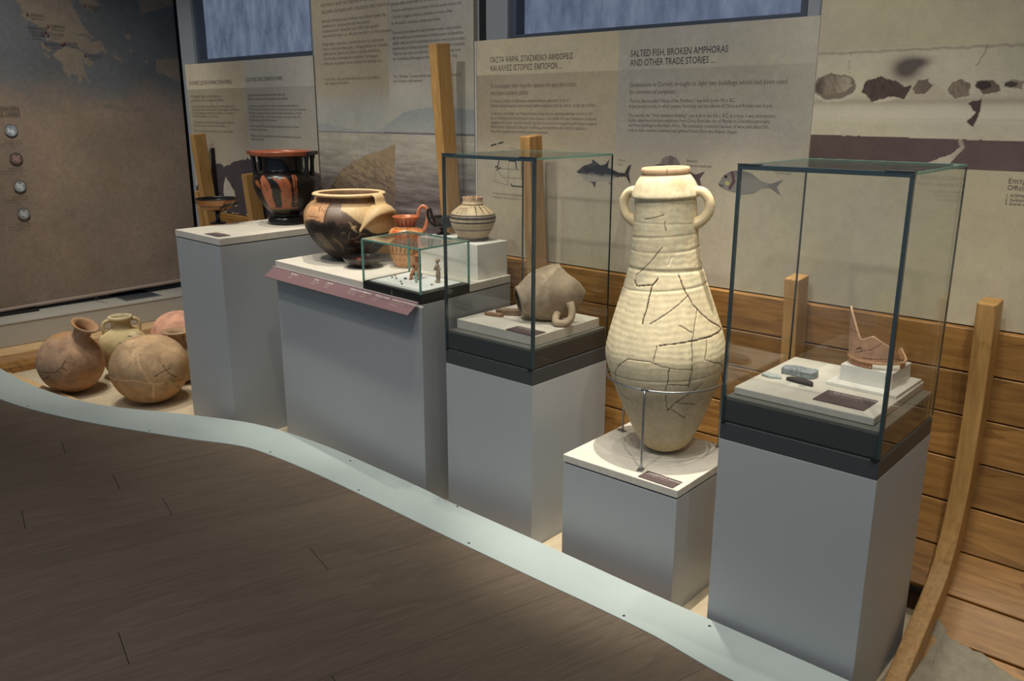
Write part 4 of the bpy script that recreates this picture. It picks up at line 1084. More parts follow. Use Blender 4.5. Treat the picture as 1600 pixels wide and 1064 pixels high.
def display_case(A, zb, zs, zl, zg, label):
    (cx, cy), w, d, rz = A
    t = thing('display_case', label, 'display case', (cx, cy, zb), rz)
    s, l, g = zs - zb, zl - zb, zg - zb
    e = 0.007
    box('lower_base', -w, 0, 0, d, 0.0005, s - 0.006, M_DARK, t, 0.0015)
    box('seam', -w + 0.006, -0.006, 0.006, d - 0.006, s - 0.006, s, M_BLACK, t)
    box('upper_base', -w + e, -e, e, d - e, s, l - 0.012, M_DARK, t)
    box('ledge', -w + e + 0.001, -e - 0.001, e + 0.001, d - e - 0.001, l - 0.012, l, mat_plain('case_ledge', C(104, 106, 100), 0.5), t, 0.0015)
    th = 0.006
    for nm, b in (('glass_pane', (-w, 0, 0, th)), ('glass_pane', (-w, 0, d - th, d)), ('glass_pane', (-w, -w + th, th, d - th)), ('glass_pane', (-th, 0, th, d - th))):
        box(nm, b[0], b[1], b[2], b[3], s, g - th, M_GLASS, t)
    box('glass_top', -w, 0, 0, d, g - th, g, M_GLASS, t)
    # visible cut edges and front door profile
    p = 0.013
    box('edge_profile', -w - 0.0005, -w + p * 0.55, -0.001, p, s, g - 0.004, M_TEAL, t, 0.001)
    box('edge_profile', -p * 0.75, 0.0005, -0.001, p, s, g - 0.004, M_TEAL, t, 0.001)
    box('edge_profile', -w - 0.0005, 0.0005, -0.0015, p, g - 0.012, g + 0.001, M_TEAL, t, 0.001)
    box('edge_profile', -0.004, 0.0006, p, d, g - 0.0065, g + 0.0006, M_TEAL2, t)
    box('edge_profile', -w - 0.0006, -w + 0.004, p, d, g - 0.0065, g + 0.0006, M_TEAL2, t)
    box('edge_profile', -w, 0, d - 0.003, d + 0.0006, g - 0.0065, g + 0.0006, M_TEAL2, t)
    for x0 in (-w - 0.0005, -0.0045):
        box('edge_profile', x0, x0 + 0.005, d - 0.004, d + 0.0005, s, g - 0.006, mat_plain('rear_edge_dark', C(34, 46, 46), 0.2), t)
    box('hinge_plate', -w - 0.001, -w + 0.065, -0.003, 0.016, g + 0.001, g + 0.004, M_DARK, t)
    box('hinge_plate', -0.070, 0.001, -0.003, 0.016, g + 0.001, g + 0.004, M_DARK, t)
    box('lock', -0.022, -0.004, -0.0025, 0.001, s - 0.008, s + 0.001, M_BLACK, t)
    box('lock', -w + 0.004, -w + 0.016, -0.0025, 0.001, s - 0.008, s + 0.001, M_BLACK, t)
    return t
display_case(A2, 0.692, 0.758, 0.835, 1.544, 'tall glass display case over the broken jar fragment')
display_case(A3, 0.753, 0.813, 0.888, 1.563, 'tall glass display case at the right over dark stone pieces and a bowl fragment')
s2 = obox('stone_slab', -2.485, -2.058, 2.372, 2.785, 0.8355, 0.875, M_SLAB, None, 0.002); s2.rotation_euler = (0, 0, 0.0127)
set_props(s2, 'pale stone slab inside the glass case under the broken jar', 'slab')
s3 = obox('stone_slab', -1.148, -0.738, 2.236, 2.668, 0.8885, 0.912, M_SLAB, None, 0.003); s3.rotation_euler = (0, 0, 0.0174)
set_props(s3, 'pale stone slab inside the right glass case under dark stones and white risers', 'slab')

def card(x, y, z, w, d, rz, label, l1, l2, l3=None):
    c = box('caption_card', -w / 2, w / 2, -d / 2, d / 2, 0.0004, 0.0034, M_CARD, None, 0.0005)
    c.location = (x, y, z); c.rotation_euler = (0, 0, rz)
    set_props(c, label, 'caption card')
    text('lettering', l1, 0.0105, (-w / 2 + 0.012, d / 2 - 0.018, 0.0038), FX, M_WTEXT, c)
    text('lettering', l2, 0.0085, (-w / 2 + 0.012, d / 2 - 0.030, 0.0038), FX, M_GTEXT, c)
    if l3: text('lettering', l3, 0.0085, (-w / 2 + 0.012, d / 2 - 0.045, 0.0038), FX, M_GTEXT, c)
    return c
card(-4.062, 2.188, Z1, 0.15, 0.07, -0.06, 'small dark caption card in front of the stemmed cup', 'Κύλικα, κρατήρας', 'Kylix and column krater')
card(-2.135, 2.408, 0.875, 0.145, 0.072, 0.0, 'small dark caption card in front of the broken jar fragment', 'Τμήμα αμφορέα', 'Part of an amphora, Chios')
card(-1.444, 2.328, ZA, 0.14, 0.062, 0.0, 'dark caption card on the low plinth in front of the tall amphora', 'Καρχηδονιακός αμφορέας', 'Punic amphora, 5th c. B.C.')
card(-0.848, 2.328, 0.912, 0.145, 0.108, 0.0, 'large dark caption card in the right glass case in front of the white risers', '1. Μολύβδινα βάρη και λίθινο σφονδύλι', '1. Weights of lead and stone', '2. Πήλινο κύπελλο, clay cup')

# ------------------------------------------------------------------ cup and krater on the tallest plinth
def kylix(x, y, z):
    t = thing('stemmed_cup', 'shallow stemmed cup with an orange band and black stem', 'cup', (x, y, z), face(x, y))
    prof = [(0.0, 0.001), (0.043, 0.0), (0.045, 0.004), (0.036, 0.009), (0.016, 0.014), (0.012, 0.026), (0.0125, 0.050), (0.020, 0.062), (0.055, 0.076), (0.090, 0.100), (0.106, 0.118), (0.113, 0.139), (0.1145, 0.142), (0.111, 0.143), (0.104, 0.122), (0.085, 0.100), (0.04, 0.080), (0.0, 0.076)]
    def col(T, Z, R, s):
        c = np.broadcast_to(rgb(26, 24, 24), T.shape + (3,)).copy()
        outer = s < 0.66
        band = (Z > 0.105) & (Z < 0.136) & outer
        c = np.where(band[..., None], rgb(168, 112, 62), c)
        b2 = (Z > 0.080) & (Z < 0.100) & outer
        c = np.where(b2[..., None], rgb(154, 106, 60), c)
        ln = (np.abs(Z - 0.103) < 0.002) & outer
        c = np.where(ln[..., None], rgb(30, 26, 24), c)
        fig = ((np.abs(T - 0.45) < 0.30) & (Z < 0.104) & (Z > 0.078) & (fbm(T * 3, Z * 40, T * 0, 1.5, 3, 3) > 0.45)) & outer
        c = np.where(fig[..., None], rgb(34, 28, 26), c)
        return c * (0.93 + 0.14 * fbm(np.sin(T), Z * 9, np.cos(T), 6, 2, 3))[..., None]
    lathe('bowl', prof, M_GLAZE, t, 96, 110, col)
    for th in (0.75, 0.75 - PI):
        pts = []
        for k in np.linspace(-1, 1, 9):
            a = th + k * 0.38
            rr = 0.098 + 0.052 * (1 - abs(k) ** 2.2)
            pts.append((rr * math.sin(a), -rr * math.cos(a), 0.104 + 0.020 * (1 - k * k)))
        tube('handle', pts, 0.0055, M_GLAZE, t, 26, 8, col=rgb(28, 24, 24))
kylix(-4.49, 2.431, Z1)

def krater(x, y, z):
    t = thing('column_krater', 'black column krater with red cloaked figures and a reddish rim', 'krater', (x, y, z), face(x, y))
    prof = [(0.0, 0.002), (0.098, 0.0), (0.102, 0.006), (0.100, 0.028), (0.092, 0.040), (0.072, 0.046), (0.074, 0.058), (0.105, 0.085), (0.140, 0.135), (0.163, 0.19), (0.172, 0.232), (0.166, 0.262), (0.145, 0.284), (0.120, 0.294), (0.113, 0.302), (0.112, 0.345), (0.118, 0.372), (0.130, 0.378), (0.166, 0.379), (0.168, 0.384), (0.172, 0.401), (0.167, 0.404), (0.132, 0.401), (0.122, 0.385), (0.104, 0.35), (0.102, 0.30), (0.14, 0.27), (0.15, 0.22)]
    F1 = [(-0.118, 0.275), (-0.125, 0.25), (-0.122, 0.20), (-0.112, 0.16), (-0.095, 0.115), (-0.083, 0.10), (-0.058, 0.098), (-0.055, 0.105), (-0.064, 0.14), (-0.069, 0.19), (-0.074, 0.225), (-0.092, 0.258), (-0.106, 0.278)]
    F2 = [(-0.056, 0.274), (-0.060, 0.262), (-0.036, 0.240), (-0.028, 0.222), (-0.022, 0.215), (-0.020, 0.19), (-0.022, 0.15), (-0.020, 0.112), (-0.024, 0.100), (0.012, 0.098), (0.030, 0.102), (0.032, 0.13), (0.036, 0.18), (0.032, 0.235), (0.018, 0.262), (0.0, 0.272), (-0.01, 0.262), (-0.035, 0.256), (-0.05, 0.264)]
    F3 = [(0.042, 0.280), (0.062, 0.280), (0.068, 0.26), (0.066, 0.18), (0.058, 0.11), (0.050, 0.11), (0.049, 0.18)]
    def col(T, Z, R, s):
        px = R * np.sin(T); fr = np.cos(T) > 0
        n = fbm(np.sin(T) * 2, Z * 12, np.cos(T) * 2, 3, 5, 4)
        c = np.broadcast_to(rgb(24, 22, 22), T.shape + (3,)) * (0.8 + 0.5 * n)[..., None]
        c = np.where(((Z > 0.30) & (Z < 0.372))[..., None], rgb(22, 25, 34), c)
        red = rgb(168, 98, 62)
        out = s < 0.80
        for F in (F1, F2, F3):
            c = np.where((inpoly(px, Z, F) & fr & out)[..., None], red * (0.88 + 0.24 * n)[..., None], c)
        g = (segdist(px, Z, [(0.055, 0.278), (0.058, 0.20), (0.054, 0.11)]) < 0.0025) & fr
        c = np.where(g[..., None], rgb(60, 34, 26), c)
        for L_ in ([(-0.05, 0.105), (-0.06, 0.135)], [(-0.006, 0.136), (0.008, 0.144)], [(-0.01, 0.26), (0.0, 0.235)], [(-0.105, 0.24), (-0.09, 0.19)]):
            c = np.where(((segdist(px, Z, L_) < 0.0016) & fr & out)[..., None], rgb(70, 36, 26), c)
        bd = (Z > 0.092) & (Z < 0.101) & out & (T < 0.6) & (T > -1.5)
        c = np.where(bd[..., None], red * 0.85, c)
        lf = inpoly(px, Z, [(-0.155, 0.245), (-0.15, 0.225), (-0.125, 0.20), (-0.13, 0.235), (-0.14, 0.25)]) & fr & out
        c = np.where(lf[..., None], rgb(150, 96, 58), c)
        gr = (Z > 0.062) & (Z < 0.092) & out & (T < 0.2)
        c = np.where(gr[..., None], rgb(74, 66, 54), c)
        rim = (Z > 0.3765) & out
        c = np.where(rim[..., None], rgb(164, 94, 64) * (0.85 + 0.3 * n)[..., None], c)
        dots = rim & (Z > 0.399) & ((np.floor(T * 36) % 2) == 0)
        c = np.where(dots[..., None], rgb(130, 66, 44), c)
        mouth = (s >= 0.84)
        c = np.where(mouth[..., None], rgb(84, 50, 38), c)
        ft = (Z < 0.034) & (np.abs(np.sin(T * 0.5 + 0.4)) > 0.97)
        return c
    lathe('body', prof, M_GLAZE, t, 200, 190, col)
    for th0 in (1.12, 1.12 - PI):
        for dt in (-0.23, 0.23):
            th = th0 + dt
            pts = [(r * math.sin(th), -r * math.cos(th), h) for r, h in ((0.152, 0.268), (0.158, 0.29), (0.160, 0.32), (0.161, 0.35), (0.165, 0.383))]
            tube('handle', pts, [0.018, 0.013, 0.0115, 0.012, 0.016], M_GLAZE, t, 26, 12, col=rgb(24, 24, 28))
        c_ = 0.168
        o = box('handle_plate', -0.043, 0.043, -0.026, 0.024, 0.383, 0.403, M_GLAZE, t, 0.003)
        o.location = (c_ * math.sin(th0), -c_ * math.cos(th0), 0); o.rotation_euler = (0, 0, th0)
        paint(o.data, np.broadcast_to(rgb(120, 66, 44) if th0 < 0 else rgb(40, 32, 30), (len(o.data.vertices), 3)))
krater(-4.212, 2.70, Z1)

# ------------------------------------------------------------------ wide plinth: big broken stirrup krater, bowl, jug, block, kantharos, jar
def big_krater(x, y, z):
    t = thing('stirrup_krater', 'large round dark brown krater patched with cream, one arched handle broken open', 'krater', (x, y, z), face(x, y))
    prof = [(0.0, 0.006), (0.06, 0.0), (0.085, 0.003), (0.12, 0.022), (0.175, 0.070), (0.215, 0.120), (0.236, 0.170), (0.239, 0.205), (0.228, 0.240), (0.205, 0.268), (0.178, 0.287), (0.170, 0.293), (0.168, 0.312), (0.174, 0.317), (0.192, 0.320), (0.195, 0.326), (0.188, 0.332), (0.168, 0.332), (0.160, 0.322), (0.158, 0.295), (0.19, 0.26), (0.215, 0.20), (0.18, 0.10), (0.0, 0.02)]
    def col(T, Z, R, s):
        px = R * np.sin(T); fr = np.cos(T) > 0
        n = fbm(np.sin(T) * 2, Z * 10, np.cos(T) * 2, 3, 25, 5)
        n2 = fbm(np.sin(T) * 2, Z * 10, np.cos(T) * 2, 14, 26, 3)
        black = rgb(46, 37, 31) * (0.65 + 0.7 * n)[..., None]
        c = black
        c = mix(c, rgb(120, 84, 62), S(0.56, 0.72, n) * 0.45)
        out = s < 0.74
        up = S(0.185, 0.215, Z + (n - 0.5) * 0.05)
        c = mix(c, rgb(118, 92, 74), up * 0.75)
        # orange painted patch at the upper left and paler grey area
        org = (T < -0.62) & (Z > 0.205 + 0.01 * np.sin(T * 5))
        c = np.where(org[..., None], rgb(206, 158, 116) * (0.88 + 0.24 * n)[..., None], c)
        for k in range(4):
            tick = (segdist(px, Z, [(-0.152 + k * 0.013, 0.272), (-0.158 + k * 0.013, 0.252)]) < 0.0018) & fr
            c = np.where(tick[..., None], rgb(60, 44, 38), c)
        for zz in (0.228, 0.235, 0.242):
            tick = org & (np.abs(Z - zz) < 0.0012) & (T > -1.2) & (T < -0.75)
            c = np.where(tick[..., None], rgb(150, 100, 70), c)
        pale_zone = S(-0.62, -0.5, T) * S(-0.10, -0.25, T) * S(0.21, 0.26, Z)
        c = mix(c, rgb(150, 138, 128), pale_zone * 0.75)
        # cream restoration: sweeps from the neck down to the right
        cream = rgb(208, 178, 132) * (0.95 + 0.1 * n2)[..., None]
        lim = 0.262 - 0.115 * S(-0.25, 0.62, T)
        restored = (Z > lim) & (T > -0.22) & (T < 2.6)
        c = np.where((restored & out)[..., None], cream, c)
        spot_ = inpoly(px, Z, [(0.0 - .012, 0.215), (-0.004, 0.21), (0.006, 0.196), (0.028, 0.190), (0.022, 0.178), (0.036, 0.158), (0.016, 0.168), (0.004, 0.178), (0.0, 0.198)]) & fr
        c = np.where((spot_ & out)[..., None], cream, c)
        tan = rgb(156, 128, 92)
        for L_ in ([(-0.05, 0.150), (-0.045, 0.160), (-0.03, 0.158)], [(-0.012, 0.125), (-0.008, 0.160)], [(0.0, 0.126), (0.03, 0.134), (0.055, 0.152), (0.075, 0.148)], [(-0.09, 0.13), (-0.06, 0.105), (-0.05, 0.085)], [(0.02, 0.112), (0.08, 0.110)], [(-0.02, 0.075), (0.0, 0.080), (0.02, 0.07)], [(0.09, 0.075), (0.12, 0.10), (0.16, 0.118)]):
            c = mix(c, tan, 0.75 * ((segdist(px, Z, L_) < 0.0028) & fr & out & ~restored))
        blot = inpoly(px + (n - .5) * .04, Z, [(-0.185, 0.15), (-0.155, 0.155), (-0.11, 0.10), (-0.09, 0.06), (-0.13, 0.08), (-0.17, 0.12)]) & fr & out
        c = mix(c, rgb(128, 110, 88), 0.7 * blot)
        # neck, rim
        neck = (Z > 0.290) & out
        c = np.where(neck[..., None], rgb(128, 98, 72) * (0.8 + 0.4 * n)[..., None], c)
        rim = (Z > 0.3165) & (R > 0.162)
        c = np.where(rim[..., None], rgb(220, 192, 146) * (0.93 + 0.14 * n2)[..., None], c)
        inn = (s > 0.77) & ~rim
        c = np.where(inn[..., None], rgb(70, 52, 44) * (0.7 + 0.6 * n2)[..., None], c)
        return c
    def dis(T, Z, R, s): return 0.0016 * (fbm(np.sin(T), Z * 4, np.cos(T), 4, 8, 3) - 0.5) * 2
    lathe('body', prof, M_SLIP, t, 240, 210, col, dis)
    cream = rgb(208, 178, 132)
    for th0, nm in ((0.80, 'handle'), (0.80 - PI, 'handle')):
        # arched band standing off the shoulder, open underneath, with a strap up to the rim
        K = 30; Pm = np.zeros((K, 10, 3))
        for i, k in enumerate(np.linspace(-1, 1, K)):
            a = th0 + 0.62 * k
            rise = (1 - abs(k) ** 2.4)
            r0 = 0.236 + 0.038 * rise; h0 = 0.160 + 0.092 * rise
            # section: wide band leaning outwards
            cxy = np.array([math.sin(a), -math.cos(a)])
            top_r, top_h = 0.218 - 0.010 * rise, h0 + 0.028
            sec = [(r0 - .002, h0 - 0.010), (r0 + 0.007, h0 - 0.006), (r0 + 0.007, h0 + 0.002), (r0 - 0.004, h0 + 0.016), (r0 - 0.022, h0 + 0.029), (top_r, top_h + 0.008), (top_r - 0.008, top_h - 0.004), (r0 - 0.030, h0 + 0.012), (r0 - 0.014, h0 + 0.0), (r0 - 0.006, h0 - 0.008)]
            for j, (rr, hh) in enumerate(sec): Pm[i, j] = (rr * cxy[0], rr * cxy[1], hh)
        me = grid_mesh(Pm, wrap_v=True); smooth(me)
        paint(me, np.broadcast_to(cream if th0 > 0 else rgb(150, 118, 84), (len(me.vertices), 3)))
        link_mesh(nm, me, M_SLIP, t)
        K = 16; Pm = np.zeros((K, 12, 3))
        path = catmull([(0.188, 0.327), (0.205, 0.325), (0.216, 0.312), (0.222, 0.290), (0.236, 0.272), (0.256, 0.258)], K)
        for i in range(K):
            wd = 0.036 + 0.016 * (i / (K - 1)) ** 2
            for j in range(12):
                b = 2 * PI * j / 12
                u = wd * math.copysign(abs(math.cos(b)) ** 0.5, math.cos(b)); v = 0.006 * math.sin(b)
                rr, hh = path[i][0] + v * 0.7, path[i][1] + v * 0.7
                Pm[i, j] = (rr * math.sin(th0) + u * math.cos(th0), -rr * math.cos(th0) + u * math.sin(th0), hh)
        me = grid_mesh(Pm, wrap_v=True); smooth(me)
        paint(me, np.broadcast_to(rgb(216, 186, 140), (len(me.vertices), 3)))
        link_mesh('handle_strap', me, M_SLIP, t)
    # plaster edge standing proud behind the handle
    return t
_k = big_krater(-3.545, 2.645, ZT); _k.scale = (0.945, 0.945, 1.03)

def bowl(x, y, z):
    t = thing('shallow_bowl', 'small dark shallow bowl with a red rimmed streak, in front of the big krater', 'bowl', (x, y, z), face(x, y))
    prof = [(0.0, 0.004), (0.034, 0.0), (0.040, 0.002), (0.041, 0.008), (0.055, 0.012), (0.080, 0.024), (0.094, 0.040), (0.0965, 0.048), (0.094, 0.050), (0.088, 0.042), (0.070, 0.024), (0.04, 0.013), (0.0, 0.010)]
    def col(T, Z, R, s):
        n = fbm(np.sin(T) * 2, Z * 20, np.cos(T) * 2, 4, 31, 4)
        c = np.broadcast_to(rgb(48, 46, 44), T.shape + (3,)) * (0.7 + 0.6 * n)[..., None]
        c = mix(c, rgb(104, 80, 60), 0.5 * S(0.55, 0.7, n) * (s < 0.6))
        inside = s > 0.62
        ray_ = inside & ((np.abs(np.mod(T * 9 / PI, 1.0) - 0.5)) > 0.33) & (np.cos(T) < 0.2) & (Z > 0.018)
        c = np.where(ray_[..., None], rgb(110, 62, 44), c)
        r_ = (np.abs(T + 0.25) < 0.05) & (s < 0.62) & (Z > 0.02)
        c = np.where(r_[..., None], rgb(104, 62, 50), c)
        r_ = (np.abs(np.abs(T) - PI + 0.25) < 0.12) & inside & (T < 0)
        c = np.where(r_[..., None], rgb(168, 84, 66), c)
        return c
    lathe('body', prof, M_GLAZE, t, 110, 90, col)
    t2_ = [(0.094 * math.sin(a), -0.094 * math.cos(a), 0.0485) for a in np.linspace(-PI, PI, 40)]
bowl(-3.316, 2.538, ZT)

def jug(x, y, z):
    t = thing('one_handled_jug', 'orange jug with a high looped handle and rows of dark crescents', 'jug', (x, y, z), face(x, y))
    prof = [(0.0, 0.003), (0.055, 0.0), (0.060, 0.004), (0.061, 0.012), (0.068, 0.022), (0.082, 0.055), (0.092, 0.095), (0.094, 0.125), (0.088, 0.160), (0.074, 0.182), (0.054, 0.192), (0.046, 0.198), (0.047, 0.205), (0.054, 0.222), (0.062, 0.238), (0.066, 0.243), (0.063, 0.245), (0.056, 0.236), (0.044, 0.215), (0.040, 0.198), (0.06, 0.175), (0.08, 0.13)]
    def col(T, Z, R, s):
        n = fbm(np.sin(T) * 2, Z * 10, np.cos(T) * 2, 4, 41, 4)
        c = np.broadcast_to(rgb(206, 150, 98), T.shape + (3,)) * (0.86 + 0.28 * n)[..., None]
        org = S(0.50, 0.62, fbm(np.sin(T), Z * 8, np.cos(T), 6, 42, 4)) * S(0.12, 0.16, Z)
        c = mix(c, rgb(198, 104, 56), org * 0.8)
        upp = Z > 0.196
        c = np.where(upp[..., None], rgb(188, 108, 70) * (0.85 + 0.3 * n)[..., None], c)
        tri = upp & (Z < 0.238) & ((np.abs(np.mod(T * 8 / PI, 1.0) - 0.5) * 2) > (Z - 0.196) / 0.042) & (s < 0.8)
        c = np.where(tri[..., None], rgb(116, 52, 38), c)
        dk = rgb(66, 44, 34)
        for zc in (0.098, 0.142):
            ph = np.mod(T * 26 / (2 * PI), 1.0) - 0.5
            shape_ = np.abs(ph - 0.32 * (1 - ((Z - zc) / 0.022) ** 2) + 0.16) < 0.11
            m = shape_ & (np.abs(Z - zc) < 0.022) & (s < 0.7)
            c = np.where(m[..., None], dk, c)
        for zz, w in ((0.068, 0.0022), (0.074, 0.0012), (0.120, 0.0018), (0.168, 0.0016)):
            c = np.where(((np.abs(Z - zz) < w) & (s < 0.7))[..., None], rgb(120, 72, 44), c)
        dots = (Z > 0.022) & (Z < 0.060) & (np.hypot(np.mod(T * 10 / PI, 1.0) - 0.5, (Z - 0.042) / 0.03) < 0.13)
        c = np.where(dots[..., None], rgb(130, 66, 40), c)
        blob = (Z > 0.125) & (Z < 0.19) & (np.abs(T + 0.75) < 0.35) & (n > 0.48)
        c = np.where((blob & (s < .7))[..., None], rgb(190, 90, 46), c)
        inn = s > 0.80
        return np.where(inn[..., None], rgb(180, 90, 56), c)
    lathe('body', prof, M_GLAZE, t, 220, 180, col)
    a = 1.35
    d = np.array([math.sin(a), -math.cos(a)])
    pts = [(r * d[0], r * d[1], h) for r, h in ((0.060, 0.240), (0.062, 0.262), (0.070, 0.283), (0.086, 0.294), (0.102, 0.284), (0.108, 0.258), (0.104, 0.225), (0.094, 0.190), (0.080, 0.168))]
    tube('handle', pts, [0.009, 0.0085, 0.0085, 0.009, 0.010], M_GLAZE, t, 44, 12, col=rgb(196, 124, 88))
jug(-3.175, 2.70, ZT)

bk = obox('display_block', -3.062, -2.66, 2.672, 2.868, ZT, 1.13, M_WHITE, None, 0.002)
set_props(bk, 'white rectangular block under the black kantharos and the banded jar', 'block')

def kantharos(x, y, z):
    t = thing('kantharos', 'small black two-handled drinking cup on the white block', 'cup', (x, y, z), face(x, y))
    prof = [(0.0, 0.002), (0.032, 0.0), (0.034, 0.004), (0.024, 0.009), (0.012, 0.014), (0.011, 0.022), (0.020, 0.028), (0.040, 0.036), (0.047, 0.044), (0.046, 0.048), (0.049, 0.064), (0.056, 0.084), (0.0575, 0.086), (0.055, 0.087), (0.047, 0.066), (0.042, 0.046), (0.0, 0.036)]
    blk = rgb(28, 28, 28)
    lathe('bowl', prof, M_GLAZE, t, 72, 80, lambda T, Z, R, s: np.broadcast_to(blk, T.shape + (3,)) * (0.85 + 0.3 * fbm(np.sin(T), Z * 20, np.cos(T), 5, 4, 3))[..., None])
    for a in (-1.25, -1.25 + PI):
        d = np.array([math.sin(a), -math.cos(a)])
        pts = [(r * d[0], r * d[1], h) for r, h in ((0.054, 0.080), (0.057, 0.104), (0.063, 0.124), (0.071, 0.126), (0.076, 0.108), (0.072, 0.080), (0.060, 0.056), (0.045, 0.042))]
        tube('handle', pts, 0.0065, M_GLAZE, t, 36, 10, flat=1.0, col=rgb(30, 34, 36))
kantharos(-3.02, 2.80, 1.13)

def banded_jar(x, y, z):
    t = thing('banded_jar', 'squat cream jar with dark horizontal bands and a chipped rim', 'jar', (x, y, z), face(x, y))
    prof = [(0.0, 0.003), (0.070, 0.0), (0.0735, 0.004), (0.073, 0.012), (0.068, 0.016), (0.074, 0.024), (0.094, 0.060), (0.106, 0.092), (0.107, 0.105), (0.101, 0.122), (0.082, 0.142), (0.058, 0.158), (0.049, 0.163), (0.051, 0.167), (0.048, 0.171), (0.0455, 0.178), (0.0465, 0.193), (0.0475, 0.1965), (0.045, 0.197), (0.039, 0.186), (0.039, 0.165), (0.07, 0.14), (0.09, 0.10)]
    def col(T, Z, R, s):
        n = fbm(np.sin(T) * 2, Z * 10, np.cos(T) * 2, 4, 51, 5)
        c = np.broadcast_to(rgb(206, 184, 146), T.shape + (3,)) * (0.85 + 0.3 * n)[..., None]
        low = S(0.095, 0.06, Z)
        c = mix(c, rgb(176, 152, 124), low * 0.8)
        dk = rgb(70, 60, 58) * (0.8 + 0.4 * n)[..., None]
        out = s < 0.78
        for a, b in ((0.100, 0.113), (0.116, 0.123), (0.083, 0.092), (0.050, 0.056), (0.002, 0.014)):
            c = np.where(((Z > a) & (Z < b) & out)[..., None], dk, c)
        c = np.where(((Z > 0.113) & (Z < 0.1145) & out)[..., None], rgb(160, 70, 50), c)
        tong = out & (Z > 0.124) & (Z < 0.160) & (T > -0.15) & (np.abs(np.mod(T / 0.36, 1.0) - 0.5) < 0.06 + 0.10 * S(0.13, 0.16, Z))
        c = np.where(tong[..., None], rgb(92, 76, 62), c)
        hat = out & (Z > 0.128) & (Z < 0.152) & (T > -0.95) & (T < -0.25) & ((np.mod(T * 16 + Z * 300, 1.0) < 0.28) | (np.mod(T * 16 - Z * 300, 1.0) < 0.28)) & (np.mod(T / 0.24, 1.0) < 0.8)
        c = np.where(hat[..., None], rgb(126, 104, 82), c)
        c = np.where(((np.abs(Z - 0.165) < 0.0016) & out)[..., None], rgb(120, 90, 70), c)
        chip = out & (Z > 0.185) & (fbm(np.sin(T), Z * 5, np.cos(T), 9, 53, 3) > 0.5)
        c = np.where(chip[..., None], rgb(176, 128, 98), c)
        return np.where((s > 0.82)[..., None], rgb(120, 92, 74), c)
    def dis(T, Z, R, s): return -0.006 * (fbm(np.sin(T), 0 * Z, np.cos(T), 4.5, 57, 3) > 0.60) * S(0.186, 0.196, Z)
    lathe('body', prof, M_SLIP, t, 200, 170, col, dis)
banded_jar(-2.792, 2.776, 1.13)

# small glass case set into the corner of the wide plinth
def small_case():
    zb = ZT - 0.036
    t = thing('small_glass_case', 'low green-edged glass case with figurines and beads on the wide plinth', 'display case', (0, 0, zb))
    FL, FR = (CX0 + 0.003, tfront(CX0) - 0.001), (TFR[0], TFR[1] - 0.001)
    BR, BL = (-2.622, 2.583), (CX1 + 0.003, 2.602)
    q = [FL, FR, BR, BL]
    prism('base', q, 0.001, 0.040, M_BLACK, t, 0.0012)
    c = np.mean(np.array(q), 0)
    tr = [tuple(c + (np.array(p) - c) * 0.86) for p in q]
    prism('tray', tr, 0.0402, 0.044, mat_plain('tray_white', C(214, 218, 216), 0.6), t)
    g = 0.230
    th = 0.005
    def pane(a, b, z0, z1):
        a, b = np.array(a), np.array(b); dd = (b - a) / np.linalg.norm(b - a); nn = np.array([-dd[1], dd[0]])
        prism('glass_pane', [tuple(a), tuple(b), tuple(b + nn * th), tuple(a + nn * th)], z0, z1, M_GLASS, t)
    for a, b in zip(q, q[1:] + q[:1]): pane(a, b, 0.040, g - 0.006)
    prism('glass_top', q, g - 0.006, g, M_GLASS, t)
    def bar(a, b, w, nm='glass_edge'):
        a, b = np.array(a, float), np.array(b, float)
        P_ = []
        d = (b - a) / np.linalg.norm(b - a)
        u = np.cross(d, (0, 0, 1.0)) if abs(d[2]) < 0.9 else np.array((1.0, 0, 0)); u /= np.linalg.norm(u); v = np.cross(d, u)
        for p in (a, b):
            P_.append([p + w * (su * u + sv * v) for su, sv in ((-1, -1), (1, -1), (1, 1), (-1, 1))])
        P_ = np.array(P_)
        link_mesh(nm, grid_mesh(P_, wrap_v=True), M_TEAL2, t)
    e = 0.0025
    for p in q: bar((p[0] - np.sign(p[0] - c[0]) * e, p[1] - np.sign(p[1] - c[1]) * e, 0.040), (p[0] - np.sign(p[0] - c[0]) * e, p[1] - np.sign(p[1] - c[1]) * e, g - 0.004), 0.0036)
    qi = [(p[0] - np.sign(p[0] - c[0]) * e, p[1] - np.sign(p[1] - c[1]) * e) for p in q]
    for a, b in zip(qi, qi[1:] + qi[:1]): bar((a[0], a[1], g - 0.003), (b[0], b[1], g - 0.003), 0.0034)
    prism('lock', [(-2.80, tfront(-2.80) - 0.004), (-2.792, tfront(-2.79) - 0.004), (-2.792, tfront(-2.79) + 0.001), (-2.80, tfront(-2.8) + 0.001)], 0.012, 0.028, M_STEEL, t)
small_case()

